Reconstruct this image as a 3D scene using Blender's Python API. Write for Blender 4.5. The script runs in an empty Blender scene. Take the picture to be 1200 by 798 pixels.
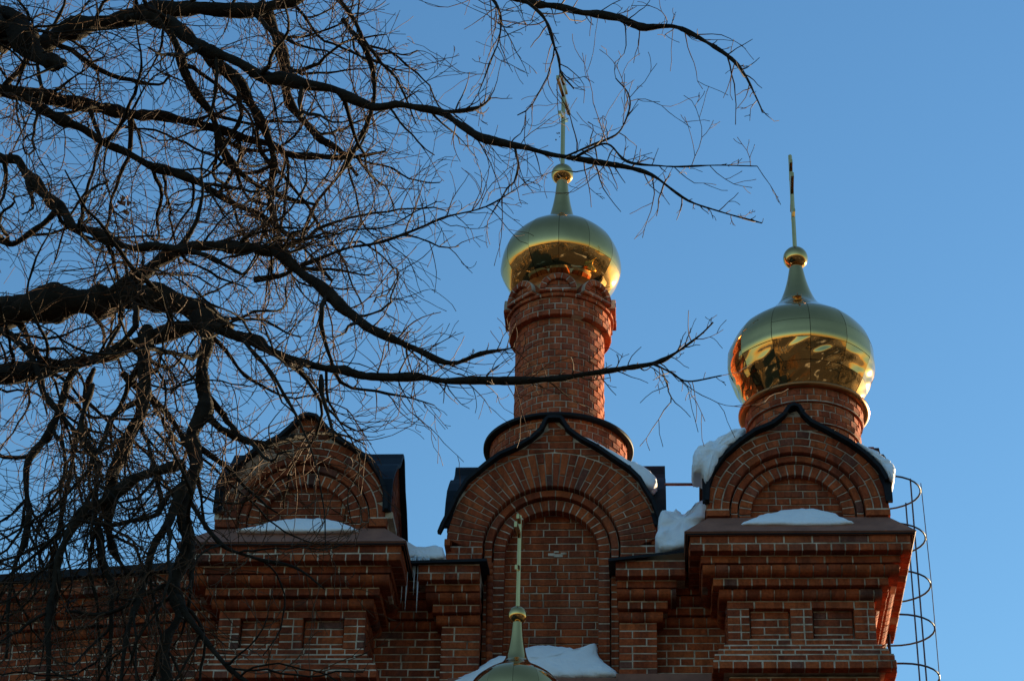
import bpy, bmesh, math, random
import numpy as np
from mathutils import Matrix, Vector

random.seed(7)
rng = np.random.default_rng(11)
C = bpy.context.scene.collection
sc = bpy.context.scene
R = math.radians

# ------------------------------------------------------------------ camera
CAM_Z = 1.6
PITCH, ROLL, YAW = R(32.47), R(1.587), R(4.067)      # yaw turns the view to the left
FPX = 2662.0                                         # focal length in pixels of a 1200 wide frame
_f = np.array([-math.sin(YAW) * math.cos(PITCH), math.cos(YAW) * math.cos(PITCH), math.sin(PITCH)])
_r0 = np.array([math.cos(YAW), math.sin(YAW), 0.0])
_u0 = np.cross(_r0, _f)
_r = math.cos(ROLL) * _r0 + math.sin(ROLL) * _u0
_u = -math.sin(ROLL) * _r0 + math.cos(ROLL) * _u0
cam = bpy.data.cameras.new('camera')
cam.sensor_width = 36.0
cam.lens = 36.0 * FPX / 1200.0
cam.clip_start = 0.1
cam.clip_end = 9000
camo = bpy.data.objects.new('camera', cam)
C.objects.link(camo)
M = Matrix(((_r[0], _u[0], -_f[0]), (_r[1], _u[1], -_f[1]), (_r[2], _u[2], -_f[2]))).to_4x4()
M.translation = Vector((0, 0, CAM_Z))
camo.matrix_world = M
sc.camera = camo


def ray(x, y):
    return _f + _r * (x - 600) / FPX + _u * (399 - y) / FPX


def at(x, y, Y):
    """the point at depth Y that the photograph shows at pixel x, y"""
    d = ray(x, y)
    t = Y / d[1]
    return np.array([d[0] * t, Y, CAM_Z + d[2] * t])


def proj(P):
    P = np.asarray(P, float) - np.array([0, 0, CAM_Z])
    z = P @ _f
    return np.stack([600 + FPX * (P @ _r) / z, 399 - FPX * (P @ _u) / z], -1)


# ------------------------------------------------------------------ world, sun, exposure
SUN_AZ, SUN_EL = R(40), R(9)
w = bpy.data.worlds.new("World")
sc.world = w
w.use_nodes = True
bg = w.node_tree.nodes['Background']
sky = w.node_tree.nodes.new('ShaderNodeTexSky')
sky.sky_type = 'NISHITA'
sky.sun_disc = False
sky.sun_elevation = SUN_EL
sky.sun_rotation = SUN_AZ
sky.altitude = 200
sky.air_density = 1.7
sky.dust_density = 0.22
sky.ozone_density = 5.6
w.node_tree.links.new(sky.outputs[0], bg.inputs[0])
bg.inputs[1].default_value = 0.09
sl = bpy.data.lights.new('sun', 'SUN')
sl.energy = 5.0
sl.angle = R(0.53)
sl.color = (1.0, 0.78, 0.47)
so = bpy.data.objects.new('sun', sl)
C.objects.link(so)
sdir = Vector((math.sin(SUN_AZ) * math.cos(SUN_EL), math.cos(SUN_AZ) * math.cos(SUN_EL), math.sin(SUN_EL)))
so.rotation_euler = sdir.to_track_quat('Z', 'Y').to_euler()
so.location = (20, 20, 30)
sc.view_settings.view_transform = 'Standard'
sc.view_settings.look = 'None'
sc.view_settings.gamma = 1.0
sc.view_settings.exposure = 1.56


# ------------------------------------------------------------------ materials
def new_mat(name):
    m = bpy.data.materials.new(name)
    m.use_nodes = True
    nt = m.node_tree
    return m, nt, nt.nodes['Principled BSDF']


def node(nt, kind, **kw):
    n = nt.nodes.new(kind)
    for k, v in kw.items():
        setattr(n, k, v)
    return n


def ramp(nt, stops, interp='LINEAR'):
    n = nt.nodes.new('ShaderNodeValToRGB')
    n.color_ramp.interpolation = interp
    e = n.color_ramp.elements
    while len(e) < len(stops):
        e.new(0.5)
    for i, (p, c) in enumerate(stops):
        e[i].position = p
        e[i].color = (*c, 1)
    return n


def noise(nt, scale, detail=4, coord=None, rough=0.6):
    n = node(nt, 'ShaderNodeTexNoise')
    n.inputs['Scale'].default_value = scale
    n.inputs['Detail'].default_value = detail
    n.inputs['Roughness'].default_value = rough
    if coord is not None:
        nt.links.new(coord, n.inputs['Vector'])
    return n


def mixc(nt, fac, a, b, mode='MIX'):
    n = node(nt, 'ShaderNodeMix', data_type='RGBA', blend_type=mode)
    for sock, v in ((n.inputs[0], fac), (n.inputs[6], a), (n.inputs[7], b)):
        if isinstance(v, (int, float)):
            sock.default_value = v
        elif isinstance(v, tuple):
            sock.default_value = (*v, 1)
        else:
            nt.links.new(v, sock)
    return n.outputs[2]


def brick_material(name, stops, grime=(0.11, 0.075, 0.055)):
    m, nt, p = new_mat(name)
    L = nt.links
    oi = node(nt, 'ShaderNodeObjectInfo')
    geo = node(nt, 'ShaderNodeNewGeometry')
    add = node(nt, 'ShaderNodeMath', operation='ADD')
    L.new(oi.outputs['Random'], add.inputs[0])
    L.new(geo.outputs['Random Per Island'], add.inputs[1])
    fr = node(nt, 'ShaderNodeMath', operation='FRACT')
    L.new(add.outputs[0], fr.inputs[0])
    rp = ramp(nt, stops)
    L.new(fr.outputs[0], rp.inputs[0])
    pos = geo.outputs['Position']
    n1 = noise(nt, 38, 5, pos)
    r1 = ramp(nt, [(0.3, (0.62, 0.62, 0.62)), (0.7, (1.2, 1.2, 1.2))])
    L.new(n1.outputs[0], r1.inputs[0])
    c = mixc(nt, 1.0, rp.outputs[0], r1.outputs[0], 'MULTIPLY')
    n2 = noise(nt, 1.7, 5, pos)
    r2 = ramp(nt, [(0.55, (0, 0, 0)), (0.75, (0.5, 0.5, 0.5))])
    L.new(n2.outputs[0], r2.inputs[0])
    c = mixc(nt, r2.outputs[0], c, grime)
    mp = node(nt, 'ShaderNodeMapping')
    mp.inputs['Scale'].default_value = (7, 7, 0.7)
    L.new(pos, mp.inputs[0])
    n5 = noise(nt, 1.0, 5, mp.outputs[0], 0.6)         # rain streaks and soot
    r5 = ramp(nt, [(0.42, (0.62, 0.60, 0.60)), (0.56, (1, 1, 1))])
    L.new(n5.outputs[0], r5.inputs[0])
    c = mixc(nt, 1.0, c, r5.outputs[0], 'MULTIPLY')
    n4 = noise(nt, 14, 6, pos, 0.7)                    # lime and frost bloom here and there
    r4 = ramp(nt, [(0.70, (0, 0, 0)), (0.82, (0.35, 0.35, 0.35))])
    L.new(n4.outputs[0], r4.inputs[0])
    c = mixc(nt, r4.outputs[0], c, (0.30, 0.24, 0.20))
    L.new(c, p.inputs['Base Color'])
    p.inputs['Roughness'].default_value = 0.88
    p.inputs['Specular IOR Level'].default_value = 0.25
    n3 = noise(nt, 90, 6, pos)
    b = node(nt, 'ShaderNodeBump')
    b.inputs['Strength'].default_value = 0.6
    b.inputs['Distance'].default_value = 0.012
    L.new(n3.outputs[0], b.inputs['Height'])
    L.new(b.outputs[0], p.inputs['Normal'])
    return m


BR = [(0.0, (0.26, 0.055, 0.021)), (0.08, (0.34, 0.067, 0.021)), (0.35, (0.40, 0.079, 0.023)), (0.6, (0.45, 0.092, 0.025)),
      (0.86, (0.51, 0.115, 0.030)), (0.95, (0.41, 0.092, 0.032)), (0.975, (0.17, 0.07, 0.048)), (1.0, (0.25, 0.074, 0.04))]
MAT = {}
MAT['brick'] = brick_material('red_brick', BR)
MAT['brick_pale'] = brick_material('weathered_pale_brick', [(0.0, (0.40, 0.20, 0.13)), (0.5, (0.50, 0.30, 0.20)), (1.0, (0.44, 0.22, 0.13))], (0.40, 0.27, 0.2))
MAT['brick_new'] = brick_material('fresh_red_brick', [(p_, (min(.62, c_[0] * 1.28), c_[1] * 1.36, c_[2] * 1.55)) for p_, c_ in BR if p_ not in (.975, 1.0)], (0.22, 0.11, 0.08))  # turret brick, a lighter and warmer red than the walls
MAT['brick_dark'] = brick_material('smoke_dark_brick', [(p_, tuple(v * 0.80 for v in c_)) for p_, c_ in BR], (0.10, 0.065, 0.055))  # same brick colours, evenly darkened


def mortar_material():
    m, nt, p = new_mat('lime_mortar')
    geo = node(nt, 'ShaderNodeNewGeometry')
    n1 = noise(nt, 9, 6, geo.outputs['Position'])
    rp = ramp(nt, [(0.30, (0.24, 0.16, 0.10)), (0.46, (0.50, 0.38, 0.26)), (0.66, (0.70, 0.56, 0.42))])
    nt.links.new(n1.outputs[0], rp.inputs[0])
    n2 = noise(nt, 1.3, 3, geo.outputs['Position'])
    r2 = ramp(nt, [(0.36, (0.5, 0.47, 0.45)), (0.52, (1, 1, 1))])
    nt.links.new(n2.outputs[0], r2.inputs[0])
    nt.links.new(mixc(nt, 1.0, rp.outputs[0], r2.outputs[0], 'MULTIPLY'), p.inputs['Base Color'])
    p.inputs['Roughness'].default_value = 0.95
    b = node(nt, 'ShaderNodeBump')
    b.inputs['Strength'].default_value = 0.5
    b.inputs['Distance'].default_value = 0.01
    n3 = noise(nt, 120, 4, geo.outputs['Position'])
    nt.links.new(n3.outputs[0], b.inputs['Height'])
    nt.links.new(b.outputs[0], p.inputs['Normal'])
    return m


MAT['mortar'] = mortar_material()


def wall_far_material():
    """plain lower walls that are out of sight: courses from a brick texture"""
    m, nt, p = new_mat('lower_brickwork')
    tc = node(nt, 'ShaderNodeTexCoord')
    mp = node(nt, 'ShaderNodeMapping')
    mp.inputs['Rotation'].default_value = (R(90), 0, 0)
    nt.links.new(tc.outputs['Object'], mp.inputs[0])
    bt = node(nt, 'ShaderNodeTexBrick')
    bt.inputs['Scale'].default_value = 1.0
    bt.inputs['Brick Width'].default_value = 0.27
    bt.inputs['Row Height'].default_value = 0.081
    bt.inputs['Mortar Size'].default_value = 0.006
    bt.inputs['Color1'].default_value = (0.31, 0.085, 0.045, 1)
    bt.inputs['Color2'].default_value = (0.24, 0.07, 0.042, 1)
    bt.inputs['Mortar'].default_value = (0.38, 0.32, 0.27, 1)
    nt.links.new(mp.outputs[0], bt.inputs[0])
    nt.links.new(bt.outputs[0], p.inputs['Base Color'])
    p.inputs['Roughness'].default_value = 0.9
    return m


MAT['wall'] = wall_far_material()


def simple(name, col, rough=0.6, metal=0.0, bump=0.0, bscale=20, var=0.25, vscale=6, spec=0.5):
    m, nt, p = new_mat(name)
    geo = node(nt, 'ShaderNodeNewGeometry')
    n1 = noise(nt, vscale, 5, geo.outputs['Position'])
    lo = tuple(c * (1 - var) for c in col)
    hi = tuple(min(1, c * (1 + var)) for c in col)
    rp = ramp(nt, [(0.3, lo), (0.7, hi)])
    nt.links.new(n1.outputs[0], rp.inputs[0])
    nt.links.new(rp.outputs[0], p.inputs['Base Color'])
    p.inputs['Roughness'].default_value = rough
    p.inputs['Metallic'].default_value = metal
    p.inputs['Specular IOR Level'].default_value = spec
    if bump:
        b = node(nt, 'ShaderNodeBump')
        b.inputs['Strength'].default_value = 0.7
        b.inputs['Distance'].default_value = bump
        n3 = noise(nt, bscale, 5, geo.outputs['Position'])
        nt.links.new(n3.outputs[0], b.inputs['Height'])
        nt.links.new(b.outputs[0], p.inputs['Normal'])
    return m


MAT['roof'] = simple('black_roof_sheet', (0.011, 0.012, 0.014), 0.62, 0.0, 0.006, 7, spec=0.18)
MAT['ledge'] = simple('brown_red_painted_sheet', (0.26, 0.105, 0.062), 0.7, 0.0, 0.003, 12)
MAT['steel'] = simple('dark_grey_steel', (0.055, 0.06, 0.07), 0.5, 0.3)
MAT['rust'] = simple('rusty_red_steel', (0.13, 0.04, 0.03), 0.7)
MAT['bark'] = simple('dark_bark', (0.024, 0.018, 0.012), 0.9, 0, 0.02, 45, 0.5, 14, 0.15)
MAT['twig'] = simple('red_brown_twig_bark', (0.085, 0.045, 0.024), 0.7, 0, 0, 20, 0.4, 9, 0.12)
MAT['leaf'] = simple('dry_brown_leaf', (0.20, 0.085, 0.030), 0.8, 0, 0.002, 60)
MAT['wood'] = simple('far_wood', (0.085, 0.068, 0.048), 0.95, 0, 0, 5, 0.6, 0.4)


def gold_material(name, col, rough, bump):
    m, nt, p = new_mat(name)
    geo = node(nt, 'ShaderNodeNewGeometry')
    p.inputs['Metallic'].default_value = 1.0
    n1 = noise(nt, 7, 4, geo.outputs['Position'])
    rp = ramp(nt, [(0.3, tuple(c * 0.90 for c in col)), (0.7, col)])
    nt.links.new(n1.outputs[0], rp.inputs[0])
    nt.links.new(rp.outputs[0], p.inputs['Base Color'])
    n2 = noise(nt, 16, 5, geo.outputs['Position'])
    rr = ramp(nt, [(0.3, (rough * 0.8,) * 3), (0.75, (rough * 1.5,) * 3)])
    nt.links.new(n2.outputs[0], rr.inputs[0])
    nt.links.new(rr.outputs[0], p.inputs['Roughness'])
    b = node(nt, 'ShaderNodeBump')
    b.inputs['Strength'].default_value = 0.25
    b.inputs['Distance'].default_value = bump
    n3 = noise(nt, 11, 3, geo.outputs['Position'])
    nt.links.new(n3.outputs[0], b.inputs['Height'])
    nt.links.new(b.outputs[0], p.inputs['Normal'])
    haze = node(nt, 'ShaderNodeBsdfGlossy')             # fine dust and brushing widen the highlight
    haze.inputs['Roughness'].default_value = 0.26
    nt.links.new(rp.outputs[0], haze.inputs['Color'])
    mx = node(nt, 'ShaderNodeMixShader')
    mx.inputs[0].default_value = 0.09
    nt.links.new(p.outputs[0], mx.inputs[1])
    nt.links.new(haze.outputs[0], mx.inputs[2])
    nt.links.new(mx.outputs[0], nt.nodes['Material Output'].inputs['Surface'])
    return m


MAT['gold'] = gold_material('gilded_sheet', (0.77, 0.445, 0.155), 0.04, 0.0015)
MAT['gold_dull'] = gold_material('dull_gilding', (0.72, 0.44, 0.16), 0.14, 0.004)
MAT['copper'] = gold_material('copper_gilt_flashing', (0.50, 0.21, 0.075), 0.38, 0.006)


def snow_material(name):
    m, nt, p = new_mat(name)
    geo = node(nt, 'ShaderNodeNewGeometry')
    n1 = noise(nt, 5, 5, geo.outputs['Position'])
    rp = ramp(nt, [(0.3, (0.88, 0.90, 0.93)), (0.6, (0.95, 0.96, 0.97))])
    nt.links.new(n1.outputs[0], rp.inputs[0])
    nt.links.new(rp.outputs[0], p.inputs['Base Color'])
    p.inputs['Roughness'].default_value = 0.75
    b = node(nt, 'ShaderNodeBump')
    b.inputs['Strength'].default_value = 0.7
    b.inputs['Distance'].default_value = 0.02
    n3 = noise(nt, 26, 8, geo.outputs['Position'])
    nt.links.new(n3.outputs[0], b.inputs['Height'])
    nt.links.new(b.outputs[0], p.inputs['Normal'])
    return m


MAT['snow'] = snow_material('packed_snow')


def ground_material():
    m, nt, p = new_mat('wet_earth_with_old_snow')
    geo = node(nt, 'ShaderNodeNewGeometry')
    n1 = noise(nt, 0.06, 4, geo.outputs['Position'], 0.55)
    rp = ramp(nt, [(0.50, (0.030, 0.024, 0.018)), (0.62, (0.045, 0.037, 0.028)), (0.66, (0.60, 0.60, 0.61))])
    nt.links.new(n1.outputs[0], rp.inputs[0])
    nt.links.new(rp.outputs[0], p.inputs['Base Color'])
    p.inputs['Roughness'].default_value = 0.9
    return m


MAT['ground'] = ground_material()
mi, nti, pi_ = new_mat('clear_ice')
pi_.inputs['Base Color'].default_value = (0.8, 0.87, 0.92, 1)
pi_.inputs['Roughness'].default_value = 0.08
pi_.inputs['Transmission Weight'].default_value = 0.35
pi_.inputs['IOR'].default_value = 1.31
MAT['ice'] = mi


# ------------------------------------------------------------------ object helpers
def mesh_obj(name, verts, faces, mat, parent=None, smooth=False, label=None, kind=None):
    me = bpy.data.meshes.new(name)
    me.from_pydata([tuple(map(float, v)) for v in verts], [], [tuple(map(int, f)) for f in faces])
    me.update()
    if mat:
        me.materials.append(MAT[mat])
    if smooth:
        me.polygons.foreach_set('use_smooth', [True] * len(me.polygons))
    o = bpy.data.objects.new(name, me)
    C.objects.link(o)
    if parent is not None:
        o.parent = parent
    if label:
        o['label'] = label
    if kind:
        o['kind'] = kind
    return o


def thing(name, label, cat, group=None, loc=(0, 0, 0)):
    o = bpy.data.objects.new(name, None)
    o.location = loc
    C.objects.link(o)
    o['label'], o['category'] = label, cat
    if group:
        o['group'] = group
    return o


def tag(o, label, cat, group=None):
    o['label'], o['category'] = label, cat
    if group:
        o['group'] = group
    return o


class MB:
    """collects vertices and faces of one mesh"""

    def __init__(s):
        s.v, s.f = [], []

    def add(s, v, f):
        n = len(s.v)
        s.v.extend([tuple(map(float, a)) for a in v])
        s.f.extend([tuple(i + n for i in q) for q in f])

    def box(s, x0, x1, y0, y1, z0, z1):
        s.add([(x0, y0, z0), (x1, y0, z0), (x1, y1, z0), (x0, y1, z0), (x0, y0, z1), (x1, y0, z1), (x1, y1, z1), (x0, y1, z1)],
              [(0, 3, 2, 1), (4, 5, 6, 7), (0, 1, 5, 4), (1, 2, 6, 5), (2, 3, 7, 6), (3, 0, 4, 7)])

    def lathe(s, cx, cy, prof, n=64, close=False):
        th = np.linspace(0, 2 * math.pi, n, endpoint=False)
        v = [(cx + r * math.cos(t), cy + r * math.sin(t), z) for r, z in prof for t in th]
        f = []
        m = len(prof)
        for i in range(m - 1 + (1 if close else 0)):
            a, b = i * n, ((i + 1) % m) * n
            for k in range(n):
                k2 = (k + 1) % n
                f.append((a + k, a + k2, b + k2, b + k))
        s.add(v, f)

    def tube(s, pts, rad, n=8, cap=True):
        v, f = tube_mesh(pts, rad, n, cap)
        s.add(v, f)

    def build(s, name, mat, parent=None, smooth=False, label=None, kind=None):
        return mesh_obj(name, s.v, s.f, mat, parent, smooth, label, kind)


def tube_mesh(pts, rad, n=8, cap=True):
    pts = np.asarray(pts, float)
    m = len(pts)
    rad = np.full(m, rad) if np.isscalar(rad) else np.asarray(rad, float)
    d = np.gradient(pts, axis=0)
    d /= np.linalg.norm(d, axis=1)[:, None] + 1e-9
    ref = np.array([0.31, 0.22, 0.93]) if abs(d[0][2]) < 0.9 else np.array([1.0, 0.1, 0.0])
    a = np.cross(d, ref)
    a /= np.linalg.norm(a, axis=1)[:, None] + 1e-9
    for i in range(1, m):
        t = a[i - 1] - d[i] * (a[i - 1] @ d[i])
        a[i] = t / (np.linalg.norm(t) + 1e-9)
    b = np.cross(d, a)
    th = np.arange(n) * 2 * math.pi / n
    v = pts[:, None, :] + rad[:, None, None] * (np.cos(th)[None, :, None] * a[:, None, :] + np.sin(th)[None, :, None] * b[:, None, :])
    v = v.reshape(-1, 3)
    f = []
    for i in range(m - 1):
        for k in range(n):
            k2 = (k + 1) % n
            f.append((i * n + k, i * n + k2, (i + 1) * n + k2, (i + 1) * n + k))
    if cap:
        f.append(tuple(range(n - 1, -1, -1)))
        f.append(tuple((m - 1) * n + k for k in range(n)))
    return v, f


def catmull(pts, n=8):
    pts = np.array(pts, float)
    P = np.vstack([2 * pts[0] - pts[1], pts, 2 * pts[-1] - pts[-2]])
    o = []
    for i in range(1, len(P) - 2):
        a, b, c, d = P[i - 1:i + 3]
        for k in range(n):
            t = k / n
            o.append(.5 * (2 * b + (c - a) * t + (2 * a - 5 * b + 4 * c - d) * t * t + (3 * b - a - 3 * c + d) * t ** 3))
    o.append(pts[-1])
    return np.array(o)


# ------------------------------------------------------------------ ground, far wood
E_ = 4500
gm = MB()
gm.add([(-E_, -E_, 0), (E_, -E_, 0), (E_, E_, 0), (-E_, E_, 0)], [(0, 1, 2, 3)])
g = gm.build('ground', 'ground', None, kind='structure')

wood = MB()
for k in range(420):                                  # bare wood round the churchyard, mirrored in the gilding
    a = random.uniform(0, 2 * math.pi)
    d = random.uniform(38, 120)
    x, y = d * math.sin(a), 5 + d * math.cos(a)
    toward = abs(((a - SUN_AZ + math.pi) % (2 * math.pi)) - math.pi)
    if toward < 0.5 and d < 90:
        continue
    if abs(((a + math.pi) % (2 * math.pi)) - math.pi) < 0.6 and d < 70:
        continue
    h = random.uniform(6, 11)
    r = random.uniform(1.6, 3.2)
    wood.tube([(x, y, -0.2), (x, y, h * 0.5)], [0.25, 0.12], 5)
    for q in range(26):
        u = random.uniform(0.2, 1)
        rr = r * (1.05 - u) * random.uniform(0.3, 1) + 0.2
        t = random.uniform(0, 2 * math.pi)
        p0 = (x, y, h * u * 0.9)
        p1 = (x + rr * math.cos(t), y + rr * math.sin(t), h * (u * 0.9 + random.uniform(-0.05, 0.12)))
        t2 = t + 0.8
        p2 = (x + rr * 0.8 * math.cos(t2), y + rr * 0.8 * math.sin(t2), h * (u * 0.9 - 0.06))
        wood.add([p0, p1, p2], [(0, 1, 2)])
wood.build('distant_wood', 'wood', None, kind='stuff')


# ------------------------------------------------------------------ masonry
church = thing('church', 'red brick church with arched gables, round turrets and gilded onion domes', 'church')

PROTO = {}


def brick_verts(poly, depth, ch=0.006):
    """extruded convex polygon, front at w=0 with a chamfered arris"""
    P = np.array(poly, float)
    c = P.mean(0)
    n = len(P)
    inn = []
    for p in P:
        d = c - p
        inn.append(p + d / (np.linalg.norm(d) + 1e-9) * ch * 1.3)
    v = [(p[0], p[1], 0.0) for p in inn] + [(p[0], p[1], -ch) for p in P] + [(p[0], p[1], -depth) for p in P]
    f = [tuple(range(n))]
    for k in range(n):
        k2 = (k + 1) % n
        f.append((k2, k, n + k, n + k2))
        f.append((n + k2, n + k, 2 * n + k, 2 * n + k2))
    return np.array(v), f


def ovolo_verts(wd, h, pr, depth):
    """moulded brick: full reach at the top, rounded back by pr towards the bottom"""
    prof = [(h / 2, 0.0), (h * 0.18, 0.0)]
    for k in range(1, 5):
        a = k / 4 * math.pi / 2
        prof.append((h * 0.18 - (h * 0.68) * math.sin(a), -pr * (1 - math.cos(a))))
    prof += [(-h / 2, -depth), (h / 2, -depth)]
    m = len(prof)
    v = [(-wd / 2, q[0], q[1]) for q in prof] + [(wd / 2, q[0], q[1]) for q in prof]
    f = [tuple(range(m)), tuple(range(2 * m - 1, m - 1, -1))]
    for k in range(m):
        k2 = (k + 1) % m
        f.append((k, m + k, m + k2, k2))
    return np.array(v), [tuple(reversed(q)) for q in f]


class Face:
    def __init__(s, o, U, N):
        s.o, s.U, s.N, s.V = np.array(o, float), np.array(U, float), np.array(N, float), np.array([0, 0, 1.0])

    def mat(s, u, v, w, ang=0.0):
        ca, sa = math.cos(ang), math.sin(ang)
        m = np.eye(4)
        m[:3, 0] = s.U * ca + s.V * sa
        m[:3, 1] = -s.U * sa + s.V * ca
        m[:3, 2] = s.N
        m[:3, 3] = s.o + s.U * u + s.V * v + s.N * w
        return m

    def pt(s, u, v, w):
        return s.o + s.U * u + s.V * v + s.N * w


ALL = []          # every brick: (part, key, matrix, normal)


class Masonry:
    """one part of the church: a mortar core mesh and its bricks"""

    def __init__(s, name, mat='brick', label=None):
        s.name, s.mat, s.label = name, mat, label
        s.core = MB()
        s.bricks = []
        s.pick = None

    def put(s, key, m):
        s.bricks.append((key, m))

    def rect(s, F, u, v, w, wd, h, ang=0.0, depth=0.1, jit=1.0):
        wd, h = round(wd, 3), round(h, 3)
        key = ('r', wd, h, depth)
        if key not in PROTO:
            PROTO[key] = brick_verts([(-wd / 2, -h / 2), (wd / 2, -h / 2), (wd / 2, h / 2), (-wd / 2, h / 2)], depth)
        s.put(key, F.mat(u + random.gauss(0, .0012) * jit, v + random.gauss(0, .0014) * jit, w + abs(random.gauss(0, .003)) * jit, ang + random.gauss(0, .006) * jit))

    def poly(s, F, pts, w, depth=0.1):
        key = ('p', len(PROTO))
        c = np.mean(pts, 0)
        PROTO[key] = brick_verts([(p[0] - c[0], p[1] - c[1]) for p in pts], depth)
        s.put(key, F.mat(c[0], c[1], w + abs(random.gauss(0, .003))))

    def ovolo(s, F, u, v, w, wd, h, pr, depth=0.3):
        key = ('o', round(wd, 3), round(h, 3), round(pr, 3), depth)
        if key not in PROTO:
            PROTO[key] = ovolo_verts(round(wd, 3), round(h, 3), pr, depth)
        s.put(key, F.mat(u + random.gauss(0, .001), v + random.gauss(0, .001), w + abs(random.gauss(0, .002))))

    def slab(s, F, u0, u1, v0, v1, w0, w1):
        P = [F.pt(u, v, w_) for w_ in (w0, w1) for v in (v0, v1) for u in (u0, u1)]
        s.core.add(P, [(0, 2, 3, 1), (4, 5, 7, 6), (0, 1, 5, 4), (2, 6, 7, 3), (0, 4, 6, 2), (1, 3, 7, 5)])

    def course(s, F, u0, u1, v0, h, w, pat='S', phase=0.0, back=-0.3, ov=None, J=0.0120, skip=None, depth=0.11, mort=True, mu=None):
        """one course between u0 and u1; h is the pitch; pat S stretchers, H headers, X mixed"""
        if mort:
            s.slab(F, u0 + .010 if mu is None else mu[0], u1 - .010 if mu is None else mu[1], v0 + .009, v0 + h + .009, back, w - 0.004 - (ov or 0))
            if ov:
                ua, ub = (u0 + .012, u1 - .012) if mu is None else (max(mu[0], u0 + .012), u1 - .012)
                vv_, ff_ = ovolo_verts(ub - ua, h - .026, ov, .3)     # pointing follows the rounded profile
                m_ = F.mat((ua + ub) / 2, v0 + h / 2, w - 0.006)
                s.core.add(vv_ @ m_[:3, :3].T + m_[:3, 3], ff_)
        u = u0
        i = 0
        pos = []
        if phase > 0:
            pos.append((u0, min(u0 + phase, u1)))
            u = u0 + phase
        while u < u1 - 0.012:
            L = 0.27 if pat == 'S' else 0.135 if pat == 'H' else (0.27 if (random.random() < 0.62) else 0.135)
            L *= random.uniform(0.97, 1.03)
            e = u + L
            if u1 - e < 0.05:
                e = u1
            pos.append((u, e))
            u = e
        for a, b in pos:
            if skip and skip(a, b):
                continue
            wd = b - a - J
            if wd < 0.02:
                continue
            if ov:
                s.ovolo(F, (a + b) / 2, v0 + h / 2, w, wd, h - J * 0.8, ov)
            else:
                s.rect(F, (a + b) / 2, v0 + h / 2, w, wd, h - J, depth=depth)

    def field(s, F, u0, u1, v0, v1, w, pitch=0.081, pat='X', back=-0.3, skip=None, ph0=0):
        n = max(1, int(round((v1 - v0) / pitch)))
        h = (v1 - v0) / n
        for k in range(n):
            ph = [0.0, 0.135, 0.07][(k + ph0) % 3] if u1 - u0 > 0.3 else (0.0 if (k + ph0) % 2 == 0 else min(0.135, (u1 - u0) * 0.5))
            s.course(F, u0, u1, v0 + k * h, h, w, pat, ph, back, skip=skip)

    def clipfield(s, F, u0, u1, v0, v1, w, clip, pitch=0.081, ph0=0, depth=0.1):
        """courses cut to a curved outline; clip(poly) returns the piece kept or None"""
        n = max(1, int(round((v1 - v0) / pitch)))
        h = (v1 - v0) / n
        J = 0.0120
        for k in range(n):
            u = u0 - [0.0, 0.135, 0.07][(k + ph0) % 3]
            va, vb = v0 + k * h + J / 2, v0 + (k + 1) * h - J / 2
            while u < u1:
                L = random.choice((0.27, 0.27, 0.135)) * random.uniform(0.97, 1.03)
                p = [(u + J / 2, va), (u + L - J / 2, va), (u + L - J / 2, vb), (u + J / 2, vb)]
                u += L
                q = clip(p)
                if q is not None and q == p:
                    s.rect(F, (p[0][0] + p[1][0]) / 2, (va + vb) / 2, w, p[1][0] - p[0][0], vb - va, depth=depth)
                elif q is not None:
                    s.poly(F, q, w, depth)

    def ring(s, F, c, r0, r1, a0, a1, w, mode, back=-0.3, clip=None, half=False, wedge=0.08, mort=True, depth=0.12):
        """bricks round an arch. mode 'V' voussoirs on edge, 'A' laid along the arc; angles from +u towards +v"""
        J = 0.0120
        if mort:
            s.annulus(F, c, r0 + .009, r1 - .005, a0, a1, back, w - 0.004)
        rm = (r0 + r1) / 2
        if mode == 'V':
            n = max(2, int(round((a1 - a0) * (r0 * 0.6 + r1 * 0.4) / wedge)))
            for k in range(n):
                a = a0 + (k + .5) * (a1 - a0) / n
                da = (a1 - a0) / n
                cuts = [r0, r1]
                if half:
                    cuts = [r0, r0 + 0.135, r1] if k % 2 else [r0, r0 + 0.27, r1]
                for q0, q1 in zip(cuts[:-1], cuts[1:]):
                    if q1 - q0 < 0.03:
                        continue
                    ra, rb = q0 + J / 2, q1 - J / 2
                    ga, gb = da / 2 - J / 2 / ra, da / 2 - J / 2 / rb
                    p = [(c[0] + ra * math.cos(a - ga), c[1] + ra * math.sin(a - ga)), (c[0] + rb * math.cos(a - gb), c[1] + rb * math.sin(a - gb)),
                         (c[0] + rb * math.cos(a + gb), c[1] + rb * math.sin(a + gb)), (c[0] + ra * math.cos(a + ga), c[1] + ra * math.sin(a + ga))]
                    if clip:
                        p = clip(p)
                        if p is None:
                            continue
                    s.poly(F, p, w, depth)
        else:
            u = 0.0
            Lt = (a1 - a0) * rm
            while u < Lt - 0.03:
                L = random.choice((0.135, 0.16, 0.2)) * random.uniform(0.95, 1.05)
                if Lt - u - L < 0.07:
                    L = Lt - u
                aa, ab = a0 + (u + J / 2) / rm, a0 + (u + L - J / 2) / rm
                u += L
                am = (aa + ab) / 2
                ra, rb = r0 + J / 2, r1 - J / 2
                p = [(c[0] + ra * math.cos(t), c[1] + ra * math.sin(t)) for t in (ab, am, aa)] + [(c[0] + rb * math.cos(t), c[1] + rb * math.sin(t)) for t in (aa, am, ab)]
                if clip:
                    p = clip(p)
                    if p is None:
                        continue
                s.poly(F, p, w, depth)

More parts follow.
